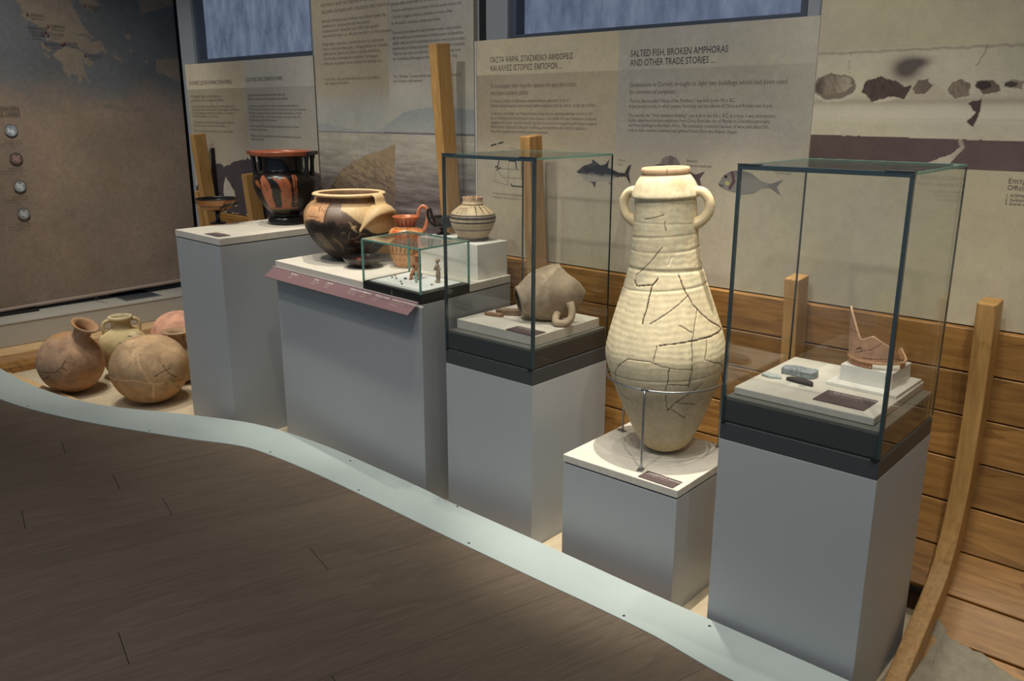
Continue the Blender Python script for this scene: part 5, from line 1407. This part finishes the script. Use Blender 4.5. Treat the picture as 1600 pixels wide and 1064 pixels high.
def blobs(name, parts, mat, parent, voxel, col):
    """figurine: overlapping rounded masses fused into one continuous surface"""
    bm = bmesh.new()
    for (c, r, rot) in parts:
        v0 = len(bm.verts)
        res = bmesh.ops.create_icosphere(bm, subdivisions=3, radius=1.0)
        M = Matrix.Translation(c) @ (Matrix.Rotation(rot[0], 4, rot[1]) if rot else Matrix.Identity(4)) @ Matrix.Diagonal((r[0], r[1], r[2], 1))
        bmesh.ops.transform(bm, matrix=M, verts=res['verts'])
    me = bpy.data.meshes.new(name); bm.to_mesh(me); bm.free()
    o = link_mesh(name, me, mat, parent)
    m = o.modifiers.new('fuse', 'REMESH'); m.mode = 'VOXEL'; m.voxel_size = voxel; m.use_smooth_shade = True
    s_ = o.modifiers.new('soft', 'SMOOTH'); s_.factor = 0.5; s_.iterations = 2
    return o
zt = ZT + 0.0095
t = thing('seated_figurine', 'small brown clay figurine of a seated figure with raised knees in the low glass case', 'figurine', (-2.872, 2.50, zt), face(-2.9, 2.5) - 0.3)
blobs('body', [((0, 0, 0.045), (0.017, 0.013, 0.032), None), ((0, 0, 0.086), (0.010, 0.010, 0.012), None), ((0, 0.001, 0.099), (0.019, 0.016, 0.004), None), ((0, 0.001, 0.104), (0.010, 0.010, 0.006), None), ((0.016, -0.010, 0.058), (0.006, 0.012, 0.010), None), ((-0.016, -0.010, 0.058), (0.006, 0.012, 0.010), None),
     ((0.014, -0.022, 0.034), (0.009, 0.022, 0.010), (0.5, 'X')), ((-0.014, -0.020, 0.030), (0.009, 0.022, 0.010), (0.5, 'X')), ((0.016, -0.038, 0.018), (0.008, 0.008, 0.020), None), ((-0.018, -0.036, 0.014), (0.008, 0.008, 0.016), None), ((0.016, -0.048, 0.005), (0.008, 0.013, 0.005), None), ((-0.018, -0.046, 0.005), (0.008, 0.013, 0.005), None), ((0, 0.004, 0.012), (0.022, 0.018, 0.012), None), ((0, -0.008, 0.086), (0.003, 0.005, 0.003), None)],
     mat_plain('figurine_clay', C(156, 108, 78), 0.8, var=0.25, scale=60, bump=0.3), t, 0.0022, None)
t = thing('standing_figurine', 'slim pale standing figurine with dark patches near the back of the low glass case', 'figurine', (-2.722, 2.485, zt), face(-2.722, 2.485))
blobs('body', [((0, 0, 0.006), (0.013, 0.010, 0.006), None), ((0.003, 0, 0.030), (0.011, 0.009, 0.030), None), ((-0.001, 0, 0.066), (0.012, 0.009, 0.018), None), ((0, 0, 0.094), (0.008, 0.009, 0.010), None), ((0.002, 0.002, 0.098), (0.011, 0.008, 0.009), None), ((-0.010, -0.005, 0.066), (0.005, 0.006, 0.014), (0.4, 'Y')), ((0.009, -0.006, 0.060), (0.008, 0.006, 0.005), (0.5, 'Y')), ((0, -0.008, 0.093), (0.002, 0.003, 0.003), None)],
     mat_plain('figurine_bone', C(150, 132, 112), 0.7, var=0.55, scale=45, bump=0.3), t, 0.0018, None)
t = thing('turquoise_amulet', 'tiny turquoise figure-shaped amulet at the front corner of the low glass case', 'amulet', (-2.79, 2.42, zt), face(-2.8, 2.4))
blobs('body', [((0, 0, 0.010), (0.007, 0.006, 0.011), None), ((0, 0, 0.026), (0.008, 0.006, 0.010), None), ((0, 0, 0.042), (0.006, 0.006, 0.007), None), ((0, 0.0, 0.049), (0.004, 0.004, 0.004), None)], mat_plain('faience', C(142, 178, 166), 0.5, var=0.15, scale=60), t, 0.0014, None)
for k, (bx_, by_, bc, r, lab) in enumerate([(-2.886, 2.44, C(44, 62, 92), 0.0055, 'dark blue bead, biggest of the loose beads in the low glass case'), (-2.925, 2.42, C(120, 130, 140), 0.004, 'grey bead just left of the dark blue bead'), (-2.853, 2.385, C(104, 104, 104), 0.0038, 'small grey bead in front of the dark blue bead'),
                                       (-2.975, 2.455, C(200, 160, 104), 0.0045, 'yellowish bead, leftmost in the low glass case'), (-2.96, 2.425, C(92, 140, 140), 0.0045, 'pale green bead beside the yellowish bead'), (-2.81, 2.355, C(100, 102, 106), 0.0042, 'grey bead nearest the front corner of the low glass case'), (-2.70, 2.43, C(120, 120, 118), 0.0042, 'small grey bead in front of the standing figurine')]):
    o = ring('bead', (0, 0, r * 0.55), r * 0.8, r * 0.55, mat_plain('bead_%d' % k, bc, 0.3), None, 20, 10)
    o.location = (bx_, by_, zt)
    set_props(o, lab, 'bead', 'loose beads in the low glass case')

# ------------------------------------------------------------------ broken jar in the left tall case
def broken_jar():
    x, y, z = -2.198, 2.612, 0.875
    t = thing('broken_jar', 'grey-brown broken jar fragment lying on its side with a looped handle', 'jar fragment', (x, y, z), face(x, y))
    K, Nn = 60, 120
    th = np.linspace(-PI, PI, Nn, endpoint=False)
    prof = catmull([(0.058, 0.0), (0.062, 0.006), (0.066, 0.018), (0.080, 0.040), (0.098, 0.070), (0.110, 0.105), (0.114, 0.15), (0.113, 0.20), (0.108, 0.30)], 200)
    # broken far edge, length along the axis for every angle
    ta = np.array([-PI, -2.6, -2.0, -1.6, -1.15, -0.8, -0.45, 0.0, 0.3, 0.75, 1.2, 1.6, 2.1, 2.8, PI])
    la = np.array([0.16, 0.14, 0.13, 0.12, 0.11, 0.12, 0.15, 0.200, 0.195, 0.208, 0.245, 0.262, 0.23, 0.18, 0.15])
    L = np.interp(th, ta, la) + 0.004 * (fbm(np.cos(th) * 3, np.sin(th) * 3, th * 0, 3, 3, 3) - 0.5)
    def shell(dr):
        P_ = np.zeros((Nn, K, 3)); 
        for i in range(Nn):
            ss = np.linspace(0, L[i], K); r = np.interp(ss, prof[:, 1], prof[:, 0]) - dr
            # axis along local +X, angle measured from up (+Z), positive towards the visitor
            P_[i, :, 0] = ss; P_[i, :, 1] = -r * np.sin(th[i]); P_[i, :, 2] = r * np.cos(th[i])
        return P_
    O_, I_ = shell(0.0), shell(0.010)
    P_ = np.concatenate([O_, I_[:, ::-1]], 1)
    me = grid_mesh(P_, wrap_u=True, wrap_v=True)
    smooth(me)
    T_, S_ = np.broadcast_to(th[:, None], (Nn, 2 * K)), P_[:, :, 0]
    n = fbm(P_[..., 0], P_[..., 1], P_[..., 2], 18, 61, 5)
    c = np.broadcast_to(rgb(168, 152, 130), n.shape + (3,)) * (0.72 + 0.5 * n)[..., None]
    c = mix(c, rgb(146, 128, 106), S(0.5, 0.65, fbm(P_[..., 0], P_[..., 1], P_[..., 2], 30, 62, 4)) * 0.6)
    inner = np.zeros((Nn, 2 * K), bool); inner[:, K:] = True
    c = np.where(inner[..., None], rgb(104, 90, 78), c)
    paint(me, c.reshape(-1, 3))
    bod = link_mesh('body', me, M_CLAY, t)
    ax = Vector((-0.120, -0.015, 0.079))
    bod.location = ax; bod.rotation_euler = (0.0, -0.21, 0.24)
    pts = [(0.040, -0.078, 0.046), (0.034, -0.096, 0.030), (0.036, -0.114, 0.018), (0.054, -0.122, 0.0155), (0.080, -0.120, 0.018), (0.096, -0.110, 0.038), (0.098, -0.100, 0.066), (0.090, -0.088, 0.092)]
    tube('handle', pts, [0.016, 0.0145, 0.014, 0.0145, 0.016], M_CLAY, t, 44, 14, col=rgb(172, 154, 132))
    return t
broken_jar()
def sherd(name, poly, h, x, y, z, rz, col, label, rx=0.0, seed=1, grp=None):
    o = prism(name, poly, 0.0005, h, mat_plain('sherd_%d' % seed, col, 0.85, var=0.3, scale=60, bump=0.6), None, 0.0015)
    bm = bmesh.new(); bm.from_mesh(o.data)
    bmesh.ops.triangulate(bm, faces=bm.faces[:])
    bmesh.ops.subdivide_edges(bm, edges=bm.edges[:], cuts=2, use_grid_fill=True)
    rr = random.Random(seed)
    for v in bm.verts:
        if v.co.z > h * 0.4: v.co += Vector((rr.uniform(-1, 1), rr.uniform(-1, 1), rr.uniform(-1, 1))) * 0.0012
    bm.to_mesh(o.data); bm.free()
    o.location = (x, y, z); o.rotation_euler = (0, 0, rz)
    set_props(o, label, 'sherd')
    return o
sherd('pottery_sherd', [(-0.048, 0.006), (-0.030, 0.020), (0.010, 0.016), (0.046, -0.002), (0.040, -0.016), (0.0, -0.018), (-0.035, -0.010)], 0.010, -2.408, 2.515, 0.875, 0.35, C(150, 118, 88), 'flat brown sherd lying alone at the left of the case slab', seed=2)
sherd('pottery_sherd', [(-0.055, -0.012), (-0.045, 0.012), (-0.015, 0.026), (0.030, 0.030), (0.052, 0.010), (0.050, -0.020), (0.0, -0.024)], 0.022, -2.375, 2.572, 0.875, 0.5, C(128, 106, 84), 'thick rough sherd at the mouth of the broken jar', seed=3)

# ------------------------------------------------------------------ tall Punic amphora and its stand
AX, AY = -1.582, 2.575
am = thing('tall_amphora', 'tall cream bell-shaped amphora with two small handles and many cracks', 'amphora', (AX, AY, ZA + 0.0025), face(AX, AY))
am.rotation_euler = (0, -0.046, face(AX, AY))
CR = [[(-0.08, 0.774), (-0.424, 0.722), (-0.815, 0.677), (-0.777, 0.65)], [(-0.866, 0.659), (-0.70, 0.64), (-0.269, 0.650), (-0.17, 0.670)], [(-0.284, 0.650), (-0.341, 0.609), (-0.409, 0.521)], [(0.362, 0.682), (0.455, 0.634), (0.693, 0.561), (1.0, 0.515), (1.429, 0.466)], [(0.548, 0.612), (0.19, 0.573), (-0.264, 0.522)], [(0.69, 0.559), (0.558, 0.505), (0.471, 0.461), (0.453, 0.4), (0.434, 0.352)],
      [(-0.073, 0.453), (0.2, 0.459), (0.473, 0.463), (1.429, 0.470)], [(0.778, 0.457), (0.693, 0.395), (1.272, 0.342)], [(-1.063, 0.293), (-0.98, 0.33), (-0.793, 0.37), (-0.606, 0.398), (-0.227, 0.397), (0.131, 0.373), (0.428, 0.367)], [(0.069, 0.372), (0.046, 0.315), (0.025, 0.289), (0.059, 0.209), (0.226, 0.244), (0.473, 0.275), (0.693, 0.307)], [(0.046, 0.315), (0.424, 0.308)], [(0.434, 0.352), (0.424, 0.30)], [(0.226, 0.244), (0.638, 0.224)],
      [(0.105, 0.217), (0.466, 0.173)], [(-1.063, 0.293), (-1.05, 0.25), (-0.679, 0.225)], [(0.201, 0.742), (0.102, 0.715)], [(0.026, 0.861), (0.009, 0.829)], [(0.292, 0.518), (0.496, 0.49)], [(-0.128, 0.452), (-0.164, 0.399)], [(-0.693, 0.867), (-0.237, 0.876), (-0.034, 0.883)], [(1.2, 0.72), (1.5, 0.69)]]
BOLD = (1, 2, 3, 6)
def a_r(h): return np.interp(h, [0, 0.03, 0.13, 0.25, 0.39, 0.6, 0.7, 0.85, 1.03], [0.02, 0.086, 0.137, 0.18, 0.216, 0.156, 0.127, 0.111, 0.08])
def a_crack(T, Z):
    d = np.full(T.shape, 1e9); w = np.zeros(T.shape)
    for k, cl_ in enumerate(CR):
        hm = np.mean([p[1] for p in cl_]); r = float(a_r(hm))
        wob = (fbm(T * 2, Z * 14, T * 0, 3, 81, 3) - 0.5) * 0.010
        dd = segdist(T * r + wob, Z + wob * 0.6, [(a * r, b) for a, b in cl_])
        ww = 0.0022 if k in BOLD else 0.0013
        d = np.minimum(d, dd / ww)
    return d
a_prof = [(0.0, 0.0), (0.035, 0.003), (0.065, 0.014), (0.088, 0.034), (0.112, 0.075), (0.138, 0.130), (0.162, 0.190), (0.184, 0.250), (0.200, 0.300), (0.207, 0.325), (0.213, 0.350), (0.2165, 0.378), (0.214, 0.405), (0.205, 0.445), (0.192, 0.490), (0.176, 0.540), (0.158, 0.595), (0.142, 0.645), (0.130, 0.690), (0.121, 0.745), (0.114, 0.810), (0.109, 0.870), (0.106, 0.925), (0.107, 0.932), (0.116, 0.936), (0.117, 0.941), (0.113, 0.955), (0.101, 0.985), (0.085, 1.008), (0.081, 1.013), (0.084, 1.018), (0.083, 1.030), (0.079, 1.035), (0.073, 1.033), (0.069, 1.02), (0.080, 0.99), (0.092, 0.95)]
def a_col(T, Z, R, s):
    x, y = np.sin(T), np.cos(T)
    n = fbm(x * 2, Z * 6, y * 2, 3, 82, 5); n2 = fbm(x * 2, Z * 16, y * 2, 8, 83, 4)
    c = np.broadcast_to(rgb(226, 212, 176), T.shape + (3,)) * (0.95 + 0.1 * n)[..., None]
    c = mix(c, rgb(216, 194, 152), S(0.55, 0.75, n2) * 0.4)
    c = mix(c, rgb(214, 210, 178), S(0.55, 0.7, fbm(x, Z * 3, y, 3, 84, 3)) * 0.5)
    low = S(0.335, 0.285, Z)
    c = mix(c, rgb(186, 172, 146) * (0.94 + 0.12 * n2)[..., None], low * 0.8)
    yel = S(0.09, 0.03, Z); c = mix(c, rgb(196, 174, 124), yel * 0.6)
    pk = S(1.005, 1.02, Z); c = mix(c, rgb(222, 178, 138), pk * 0.7)
    bl = np.exp(-(((T - 0.45) * 0.1 / 0.03) ** 2 + ((Z - 0.985) / 0.016) ** 2)); c = mix(c, rgb(214, 170, 126), bl * 0.7)
    sp = fbm(x * 3, Z * 9, y * 3, 22, 85, 2); c = mix(c, rgb(120, 96, 70), 0.7 * S(0.80, 0.86, sp))
    d = a_crack(T, Z)
    c = mix(c, rgb(58, 44, 34), 0.92 * S(1.25, 0.75, d) * (s < 0.9))
    wh = segdist(T * 0.11, Z, [(0.201 * 0.11, 0.742), (0.102 * 0.11, 0.715)]) < 0.0022
    c = np.where((wh & (s < .9))[..., None], rgb(238, 228, 206), c)
    seam = np.abs(Z - 1.0125) < 0.0016
    c = mix(c, rgb(120, 90, 66), 0.6 * (seam & (s < 0.93)))
    c = np.where(((np.abs(T - 0.08) * 0.083 < 0.0012) & (Z > 1.0125) & (s < .95))[..., None], rgb(110, 84, 62), c)
    return c
def a_dis(T, Z, R, s):
    x, y = np.sin(T), np.cos(T)
    d = -0.0016 * S(1.6, 0.6, a_crack(T, Z)) * (s < 0.9)
    wheel = 0.00022 * np.sin(Z * 2 * PI / 0.021 + 2.5 * fbm(x, Z * 2, y, 3, 86, 3) * 3) * S(0.33, 0.37, Z) * S(0.94, 0.90, Z) * (0.35 + fbm(x, Z * 3, y, 3, 87, 3))
    for zz, wdt, a in ((0.688, 0.006, -0.0045), (0.760, 0.004, -0.0016), (0.804, 0.004, -0.0022), (0.628, 0.004, -0.0018), (0.848, 0.003, -0.0014), (0.322, 0.004, -0.002)):
        wheel = wheel + a * np.exp(-((Z - zz - 0.006 * np.sin(T + zz * 40)) / wdt) ** 2)
    return d + wheel + 0.002 * (fbm(x * 2, Z * 5, y * 2, 2.5, 88, 3) - 0.5)
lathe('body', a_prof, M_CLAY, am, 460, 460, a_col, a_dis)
for th, nm in ((1.22, 'handle'), (1.22 - PI, 'handle')):
    d = np.array([math.sin(th), -math.cos(th)])
    pts = [(r * d[0], r * d[1], h) for r, h in ((0.100, 0.948), (0.118, 0.954), (0.140, 0.946), (0.156, 0.920), (0.157, 0.892), (0.143, 0.866), (0.122, 0.850), (0.106, 0.842))]
    tube(nm, pts, [0.018, 0.0165, 0.0165, 0.017, 0.018, 0.022], M_CLAY, am, 50, 16, col=rgb(226, 206, 166))

sd = thing('amphora_stand', 'thin steel ring stand on three rods holding the tall amphora', 'stand', (AX, AY, ZA), face(AX, AY))
RZ = 0.292; RR = 0.2125
a = ring('ring', (-0.013, 0, RZ), RR, 0.0048, M_STEEL, sd)
for th in (-0.31, 1.85, -2.35):
    d = np.array([math.sin(th), -math.cos(th)]); cx_, cy_ = RR * d[0] - 0.013, RR * d[1]
    g = tube('rod', [(cx_ + d[0] * 0.006, cy_ + d[1] * 0.006, 0.004), (cx_ + d[0] * 0.006, cy_ + d[1] * 0.006, 0.15), (cx_ + d[0] * 0.005, cy_ + d[1] * 0.005, RZ)], 0.0046, M_STEEL, sd, 12, 10)
    o = box('foot_plate', -0.011, 0.011, -0.026, 0.012, 0.0004, 0.0034, M_STEEL, sd, 0.0012); o.location = (cx_ + d[0] * 0.006, cy_ + d[1] * 0.006, 0); o.rotation_euler = (0, 0, th)
    o = box('clip', -0.013, 0.013, -0.004, 0.004, RZ - 0.003, RZ + 0.007, M_STEEL, sd, 0.001); o.location = (cx_ + d[0] * 0.004, cy_ + d[1] * 0.004, 0); o.rotation_euler = (0, 0, th)

# ------------------------------------------------------------------ contents of the right case
r1 = obox('low_riser', -0.952, -0.745, 2.436, 2.655, 0.9122, 0.922, M_WHITE, None, 0.001)
set_props(r1, 'thin wide white riser board beneath the taller white riser in the right case', 'riser')
r2 = obox('white_riser', -0.928, -0.776, 2.480, 2.640, 0.9222, 0.972, M_WHITE, None, 0.0012)
set_props(r2, 'tall white riser block under the pink bowl fragment', 'riser')
text('lettering', '2', 0.012, (0.055, -0.0805, 0.006), WX, M_INK, r2, bold=0.0006)
text('lettering', '2', 0.012, (0.063, -0.0805, 0.006), WX, M_INK, r2, bold=0.0006)
tg_ = box('number_tag', -0.010, 0.010, -0.005, 0.005, 0.0003, 0.0015, mat_plain('tag_grey', C(170, 170, 164), 0.7), None); tg_.location = (-0.995, 2.372, 0.912)
set_props(tg_, 'tiny number tag on the slab in front of the dark half-round stone', 'tag')
text('lettering', '1', 0.009, (-0.004, -0.003, 0.0018), FX, M_INK, tg_, bold=0.0006)
def bowl_fragment():
    x, y, z = -0.852, 2.560, 0.972
    t = thing('bowl_fragment', 'pinkish clay bowl fragment with a tall pointed broken edge on a white riser', 'bowl fragment', (x, y, z), face(x, y))
    Nn, K = 220, 40
    th = np.radians(np.linspace(-112, 132, Nn))
    deg = np.degrees(th)
    H = np.interp(deg, [-112, -104, -97, -92, -85, -78, -70, -61, -52, -44, -37, -33, -24, -13, -9, 4, 16, 27, 38, 44, 54, 66, 80, 100, 118, 126, 132], [0.030, 0.08, 0.135, 0.168, 0.171, 0.167, 0.158, 0.145, 0.124, 0.102, 0.086, 0.087, 0.094, 0.102, 0.101, 0.089, 0.079, 0.070, 0.056, 0.048, 0.032, 0.024, 0.024, 0.026, 0.034, 0.044, 0.036])
    P_ = np.zeros((Nn, 2 * K, 3))
    for i in range(Nn):
        h = np.linspace(0.017, H[i], K)
        r = 0.0795 + 0.004 * np.exp(-((h - 0.020) / 0.0035) ** 2) + 0.010 * (h / 0.16)
        ri = r - 0.0055 - 0.002 * np.exp(-((h - 0.020) / 0.0035) ** 2)
        P_[i, :K] = np.stack([r * np.sin(th[i]), -r * np.cos(th[i]), h], -1)
        P_[i, K:] = np.stack([ri * np.sin(th[i]), -ri * np.cos(th[i]), h], -1)[::-1]
    me = grid_mesh(P_, wrap_v=True)
    bm = bmesh.new(); bm.from_mesh(me); bm.verts.ensure_lookup_table()
    for i in (0, Nn - 1):
        for k in range(K - 1):
            a_, b_ = i * 2 * K + k, i * 2 * K + 2 * K - 1 - k
            bm.faces.new([bm.verts[j] for j in (a_, a_ + 1, b_ - 1, b_)])
    bmesh.ops.recalc_face_normals(bm, faces=bm.faces[:])
    bm.to_mesh(me); bm.free(); smooth(me)
    n = fbm(P_[..., 0], P_[..., 1], P_[..., 2], 40, 91, 4)
    c = np.broadcast_to(rgb(204, 158, 122), n.shape + (3,)) * (0.88 + 0.24 * n)[..., None]
    T_ = np.broadcast_to(th[:, None], n.shape) * 0.083; Zz = P_[..., 2]
    for L_, w in (([(-1.5 * 0.083, 0.104), (-0.72 * 0.083, 0.104)], 0.0008), ([(-0.78 * 0.083, 0.052), (-0.62 * 0.083, 0.060)], 0.0022), ([(-0.62 * 0.083, 0.062), (-0.55 * 0.083, 0.05)], 0.0014), ([(-0.85 * 0.083, 0.040), (-0.2 * 0.083, 0.062), (0.1 * 0.083, 0.084)], 0.0008), ([(-0.5 * 0.083, 0.030), (0.3 * 0.083, 0.036), (0.6 * 0.083, 0.05)], 0.0007)):
        c = np.where((segdist(T_, Zz, L_) < w)[..., None], rgb(96, 62, 46), c)
    c[:, K - 2:K + 2] = rgb(226, 186, 150)
    paint(me, c.reshape(-1, 3))
    link_mesh('wall', me, M_CLAY, t)
    # decorated base band, surviving in two stretches
    for d0, d1 in ((-96, -8), (62, 84), (112, 128)):
        nn = 60; a_ = np.radians(np.linspace(d0, d1, nn))
        zz = np.array([0.0005, 0.0165, 0.0165, 0.0005]); rr = np.array([0.0785, 0.0785, 0.0725, 0.0725])
        Pm = np.stack([rr[None] * np.sin(a_[:, None]), -rr[None] * np.cos(a_[:, None]), np.broadcast_to(zz, (nn, 4))], -1)
        Pm = np.concatenate([np.repeat(Pm[:1].mean(1, keepdims=True), 4, 1), Pm, np.repeat(Pm[-1:].mean(1, keepdims=True), 4, 1)], 0)
        me = grid_mesh(Pm, wrap_v=True)
        zig = np.abs(np.mod(np.r_[a_[0], a_, a_[-1]] * 7, 1.0) - 0.5)
        cc = np.broadcast_to(rgb(200, 150, 114), (nn + 2, 4, 3)).copy(); cc[zig > 0.42] = rgb(150, 104, 78)
        paint(me, cc.reshape(-1, 3))
        link_mesh('base_band', me, M_CLAY, t)
bowl_fragment()
def stone_piece(name, poly, h, x, y, z, rz, mat, label, bev=0.003, seed=0, amp=0.0014):
    o = prism(name, poly, 0.0005, h, mat, None, bev)
    bm = bmesh.new(); bm.from_mesh(o.data)
    bmesh.ops.triangulate(bm, faces=bm.faces[:])
    bmesh.ops.subdivide_edges(bm, edges=[e for e in bm.edges if e.calc_length() > 0.008], cuts=3, use_grid_fill=True)
    for v in bm.verts:
        k = mnoise.noise_vector(v.co * 70 + Vector((seed, 0, 0))) * amp
        if v.co.z < 0.002: k.z = 0
        v.co += k
    bm.to_mesh(o.data); bm.free(); smooth(o.data, 'ingot' not in name)
    o.location = (x, y, z); o.rotation_euler = (0, 0, rz)
    set_props(o, label, 'stone piece')
    return o
M_LEAD = mat_plain('grey_lead', C(134, 142, 146), 0.75, var=0.75, scale=110, bump=0.6)
M_LEAD2 = mat_plain('pale_lead', C(176, 184, 180), 0.8, var=0.35, scale=90, bump=0.6)
M_DST = mat_plain('dark_stone', C(58, 54, 52), 0.7, var=0.15, scale=60, bump=0.3)
stone_piece('stone_ingot', [(-0.052, -0.022), (0.045, -0.030), (0.055, -0.010), (0.050, 0.026), (-0.030, 0.034), (-0.055, 0.014)], 0.020, -1.050, 2.475, 0.912, 0.10, M_LEAD, 'thick blue-grey stone slab, largest of the three pieces on the case slab', 0.0025, 1, 0.0014)
stone_piece('stone_chip', [(-0.030, -0.012), (0.004, -0.020), (0.034, -0.006), (0.020, 0.014), (-0.014, 0.018), (-0.032, 0.006)], 0.008, -1.105, 2.398, 0.912, 0.0, M_LEAD2, 'small pale flat stone chip beside the blue-grey stone slab', 0.002, 5, 0.002)
half = [(0.044 * math.cos(a), 0.026 * math.sin(a) - 0.008) for a in np.linspace(0.12, PI - 0.12, 14)] + [(-0.044, -0.012), (0.0, -0.014), (0.044, -0.012)]
stone_piece('half_round_stone', half, 0.012, -1.012, 2.398, 0.912, -0.12, M_DST, 'dark half-round stone piece in front of the blue-grey stone slab', 0.003, 9, 0.0008)

# ------------------------------------------------------------------ storage jars on the hold floor at the left
def jar_col(base, seed, lines_=(), blot=None, pale=()):
    def col(T, Z, R, s):
        x, y = R * np.sin(T), -R * np.cos(T)
        n = fbm(x, y, Z, 9, seed, 5); n2 = fbm(x, y, Z, 26, seed + 2, 4)
        c = np.broadcast_to(np.array(base), T.shape + (3,)) * (0.78 + 0.44 * n)[..., None]
        c = mix(c, np.array(base) * np.array([0.72, 0.70, 0.72]), S(0.52, 0.68, n2) * 0.35)
        if blot is not None:
            c = mix(c, blot, S(0.50, 0.62, fbm(x, y, Z, 5, seed + 4, 3)) * 0.6)
        fr = np.cos(T) > -0.2
        wob = (fbm(x, y, Z, 20, seed + 6, 3) - 0.5) * 0.012
        for L_ in lines_: c = mix(c, rgb(56, 42, 34), 0.85 * ((segdist(x + wob, Z + wob, L_) < 0.0022) & fr))
        for L_ in pale: c = mix(c, np.minimum(np.array(base) * 1.22, 0.95), 0.8 * ((segdist(x + wob, Z + wob, L_) < 0.004) & fr))
        return c
    return col
# big round jar
x, y = -4.93, 2.14
t = thing('round_storage_jar', 'large round tan storage jar with pale mended seams, beside the tallest plinth', 'jar', (x, y, 0), face(x, y))
lathe('body', [(0.0, 0.0), (0.05, 0.002), (0.11, 0.020), (0.175, 0.075), (0.215, 0.145), (0.226, 0.205), (0.218, 0.265), (0.185, 0.330), (0.130, 0.378), (0.075, 0.397), (0.0, 0.403)], M_CLAY, t, 200, 150,
      jar_col(rgb(192, 162, 126), 101, [[(0.07, 0.27), (0.10, 0.22), (0.14, 0.18)], [(0.02, 0.215), (0.06, 0.235), (0.11, 0.245)], [(0.11, 0.16), (0.19, 0.155)], [(0.14, 0.12), (0.17, 0.03)]], rgb(196, 150, 100), [[(-0.22, 0.19), (-0.1, 0.20), (0.0, 0.175), (0.06, 0.165)], [(0.0, 0.175), (-0.05, 0.28), (-0.06, 0.34)], [(0.01, 0.17), (0.0, 0.03)]]))
# jar with a neck leaning to the right
x, y = -5.46, 1.885
t = thing('necked_storage_jar', 'round brown storage jar with a short flared neck leaning to the right', 'jar', (x, y, 0.192), face(x, y))
jp = [(0.0, -0.19), (0.06, -0.182), (0.13, -0.140), (0.18, -0.070), (0.194, 0.0), (0.182, 0.070), (0.140, 0.135), (0.085, 0.172), (0.056, 0.190), (0.050, 0.215), (0.052, 0.245), (0.062, 0.268), (0.078, 0.276), (0.082, 0.283), (0.078, 0.289), (0.062, 0.284), (0.050, 0.268), (0.038, 0.24), (0.038, 0.20)]
b = lathe('body', jp, M_CLAY, t, 180, 160, jar_col(rgb(184, 150, 120), 111, [[(-0.14, -0.03), (-0.08, 0.02), (-0.06, 0.06), (-0.02, 0.055)], [(-0.10, -0.02), (-0.12, -0.08)], [(-0.06, 0.06), (-0.05, 0.10)]], rgb(186, 140, 96)))
b.rotation_euler = (0.33, 0.40, 0.0)
# two-handled pale jar
x, y = -5.53, 2.245
t = thing('two_handled_jar', 'pale cream amphora jar with two small neck handles between the brown jars', 'jar', (x, y, 0), face(x, y) + 0.1)
lathe('body', [(0.0, 0.0), (0.05, 0.002), (0.09, 0.02), (0.125, 0.09), (0.146, 0.17), (0.150, 0.22), (0.142, 0.265), (0.115, 0.305), (0.075, 0.328), (0.062, 0.340), (0.059, 0.365), (0.062, 0.385), (0.074, 0.392), (0.077, 0.402), (0.074, 0.413), (0.066, 0.416), (0.056, 0.410), (0.050, 0.38), (0.05, 0.34)], M_CLAY, t, 150, 150,
      jar_col(rgb(210, 194, 154), 121, [[(-0.03, 0.27), (0.03, 0.25), (0.06, 0.265)], [(0.02, 0.30), (0.05, 0.295)], [(0.03, 0.16), (0.06, 0.14)], [(-0.02, 0.2), (0.04, 0.17)]], rgb(190, 170, 120)))
for sx in (-1, 1):
    tube('handle', [(sx * 0.060, -0.01, 0.388), (sx * 0.082, -0.012, 0.392), (sx * 0.104, -0.012, 0.376), (sx * 0.110, -0.012, 0.345), (sx * 0.104, -0.01, 0.308)], [0.013, 0.012, 0.012, 0.013], M_CLAY, t, 30, 12, col=rgb(206, 188, 142))
# pink jar behind
x, y = -5.50, 2.62
t = thing('pink_storage_jar', 'smooth pink round storage jar at the back, partly behind the plinth', 'jar', (x, y, 0), face(x, y))
lathe('body', [(0.0, 0.0), (0.06, 0.002), (0.13, 0.04), (0.175, 0.11), (0.19, 0.19), (0.178, 0.27), (0.14, 0.335), (0.08, 0.372), (0.04, 0.38), (0.0, 0.381)], M_CLAY, t, 120, 110, jar_col(rgb(226, 172, 144), 131, (), rgb(228, 176, 140)))
# jar with flange rim in front of it
x, y = -5.17, 2.44
t = thing('flange_rim_jar', 'grey-brown jar with a wide flanged rim tilted left, behind the big round jar', 'jar', (x, y, 0), face(x, y))
b = lathe('body', [(0.0, 0.0), (0.05, 0.003), (0.10, 0.03), (0.13, 0.09), (0.128, 0.15), (0.100, 0.195), (0.070, 0.222), (0.058, 0.245), (0.052, 0.285), (0.056, 0.318), (0.088, 0.330), (0.092, 0.337), (0.086, 0.343), (0.056, 0.338), (0.044, 0.32), (0.042, 0.28)], M_CLAY, t, 140, 130, jar_col(rgb(176, 148, 116), 141, (), rgb(160, 130, 100)))
tube('handle', [(0.050, -0.035, 0.300), (0.085, -0.06, 0.300), (0.104, -0.075, 0.270), (0.108, -0.078, 0.235), (0.096, -0.07, 0.195)], [0.014, 0.013, 0.014], M_CLAY, t, 28, 12, col=rgb(202, 176, 136))
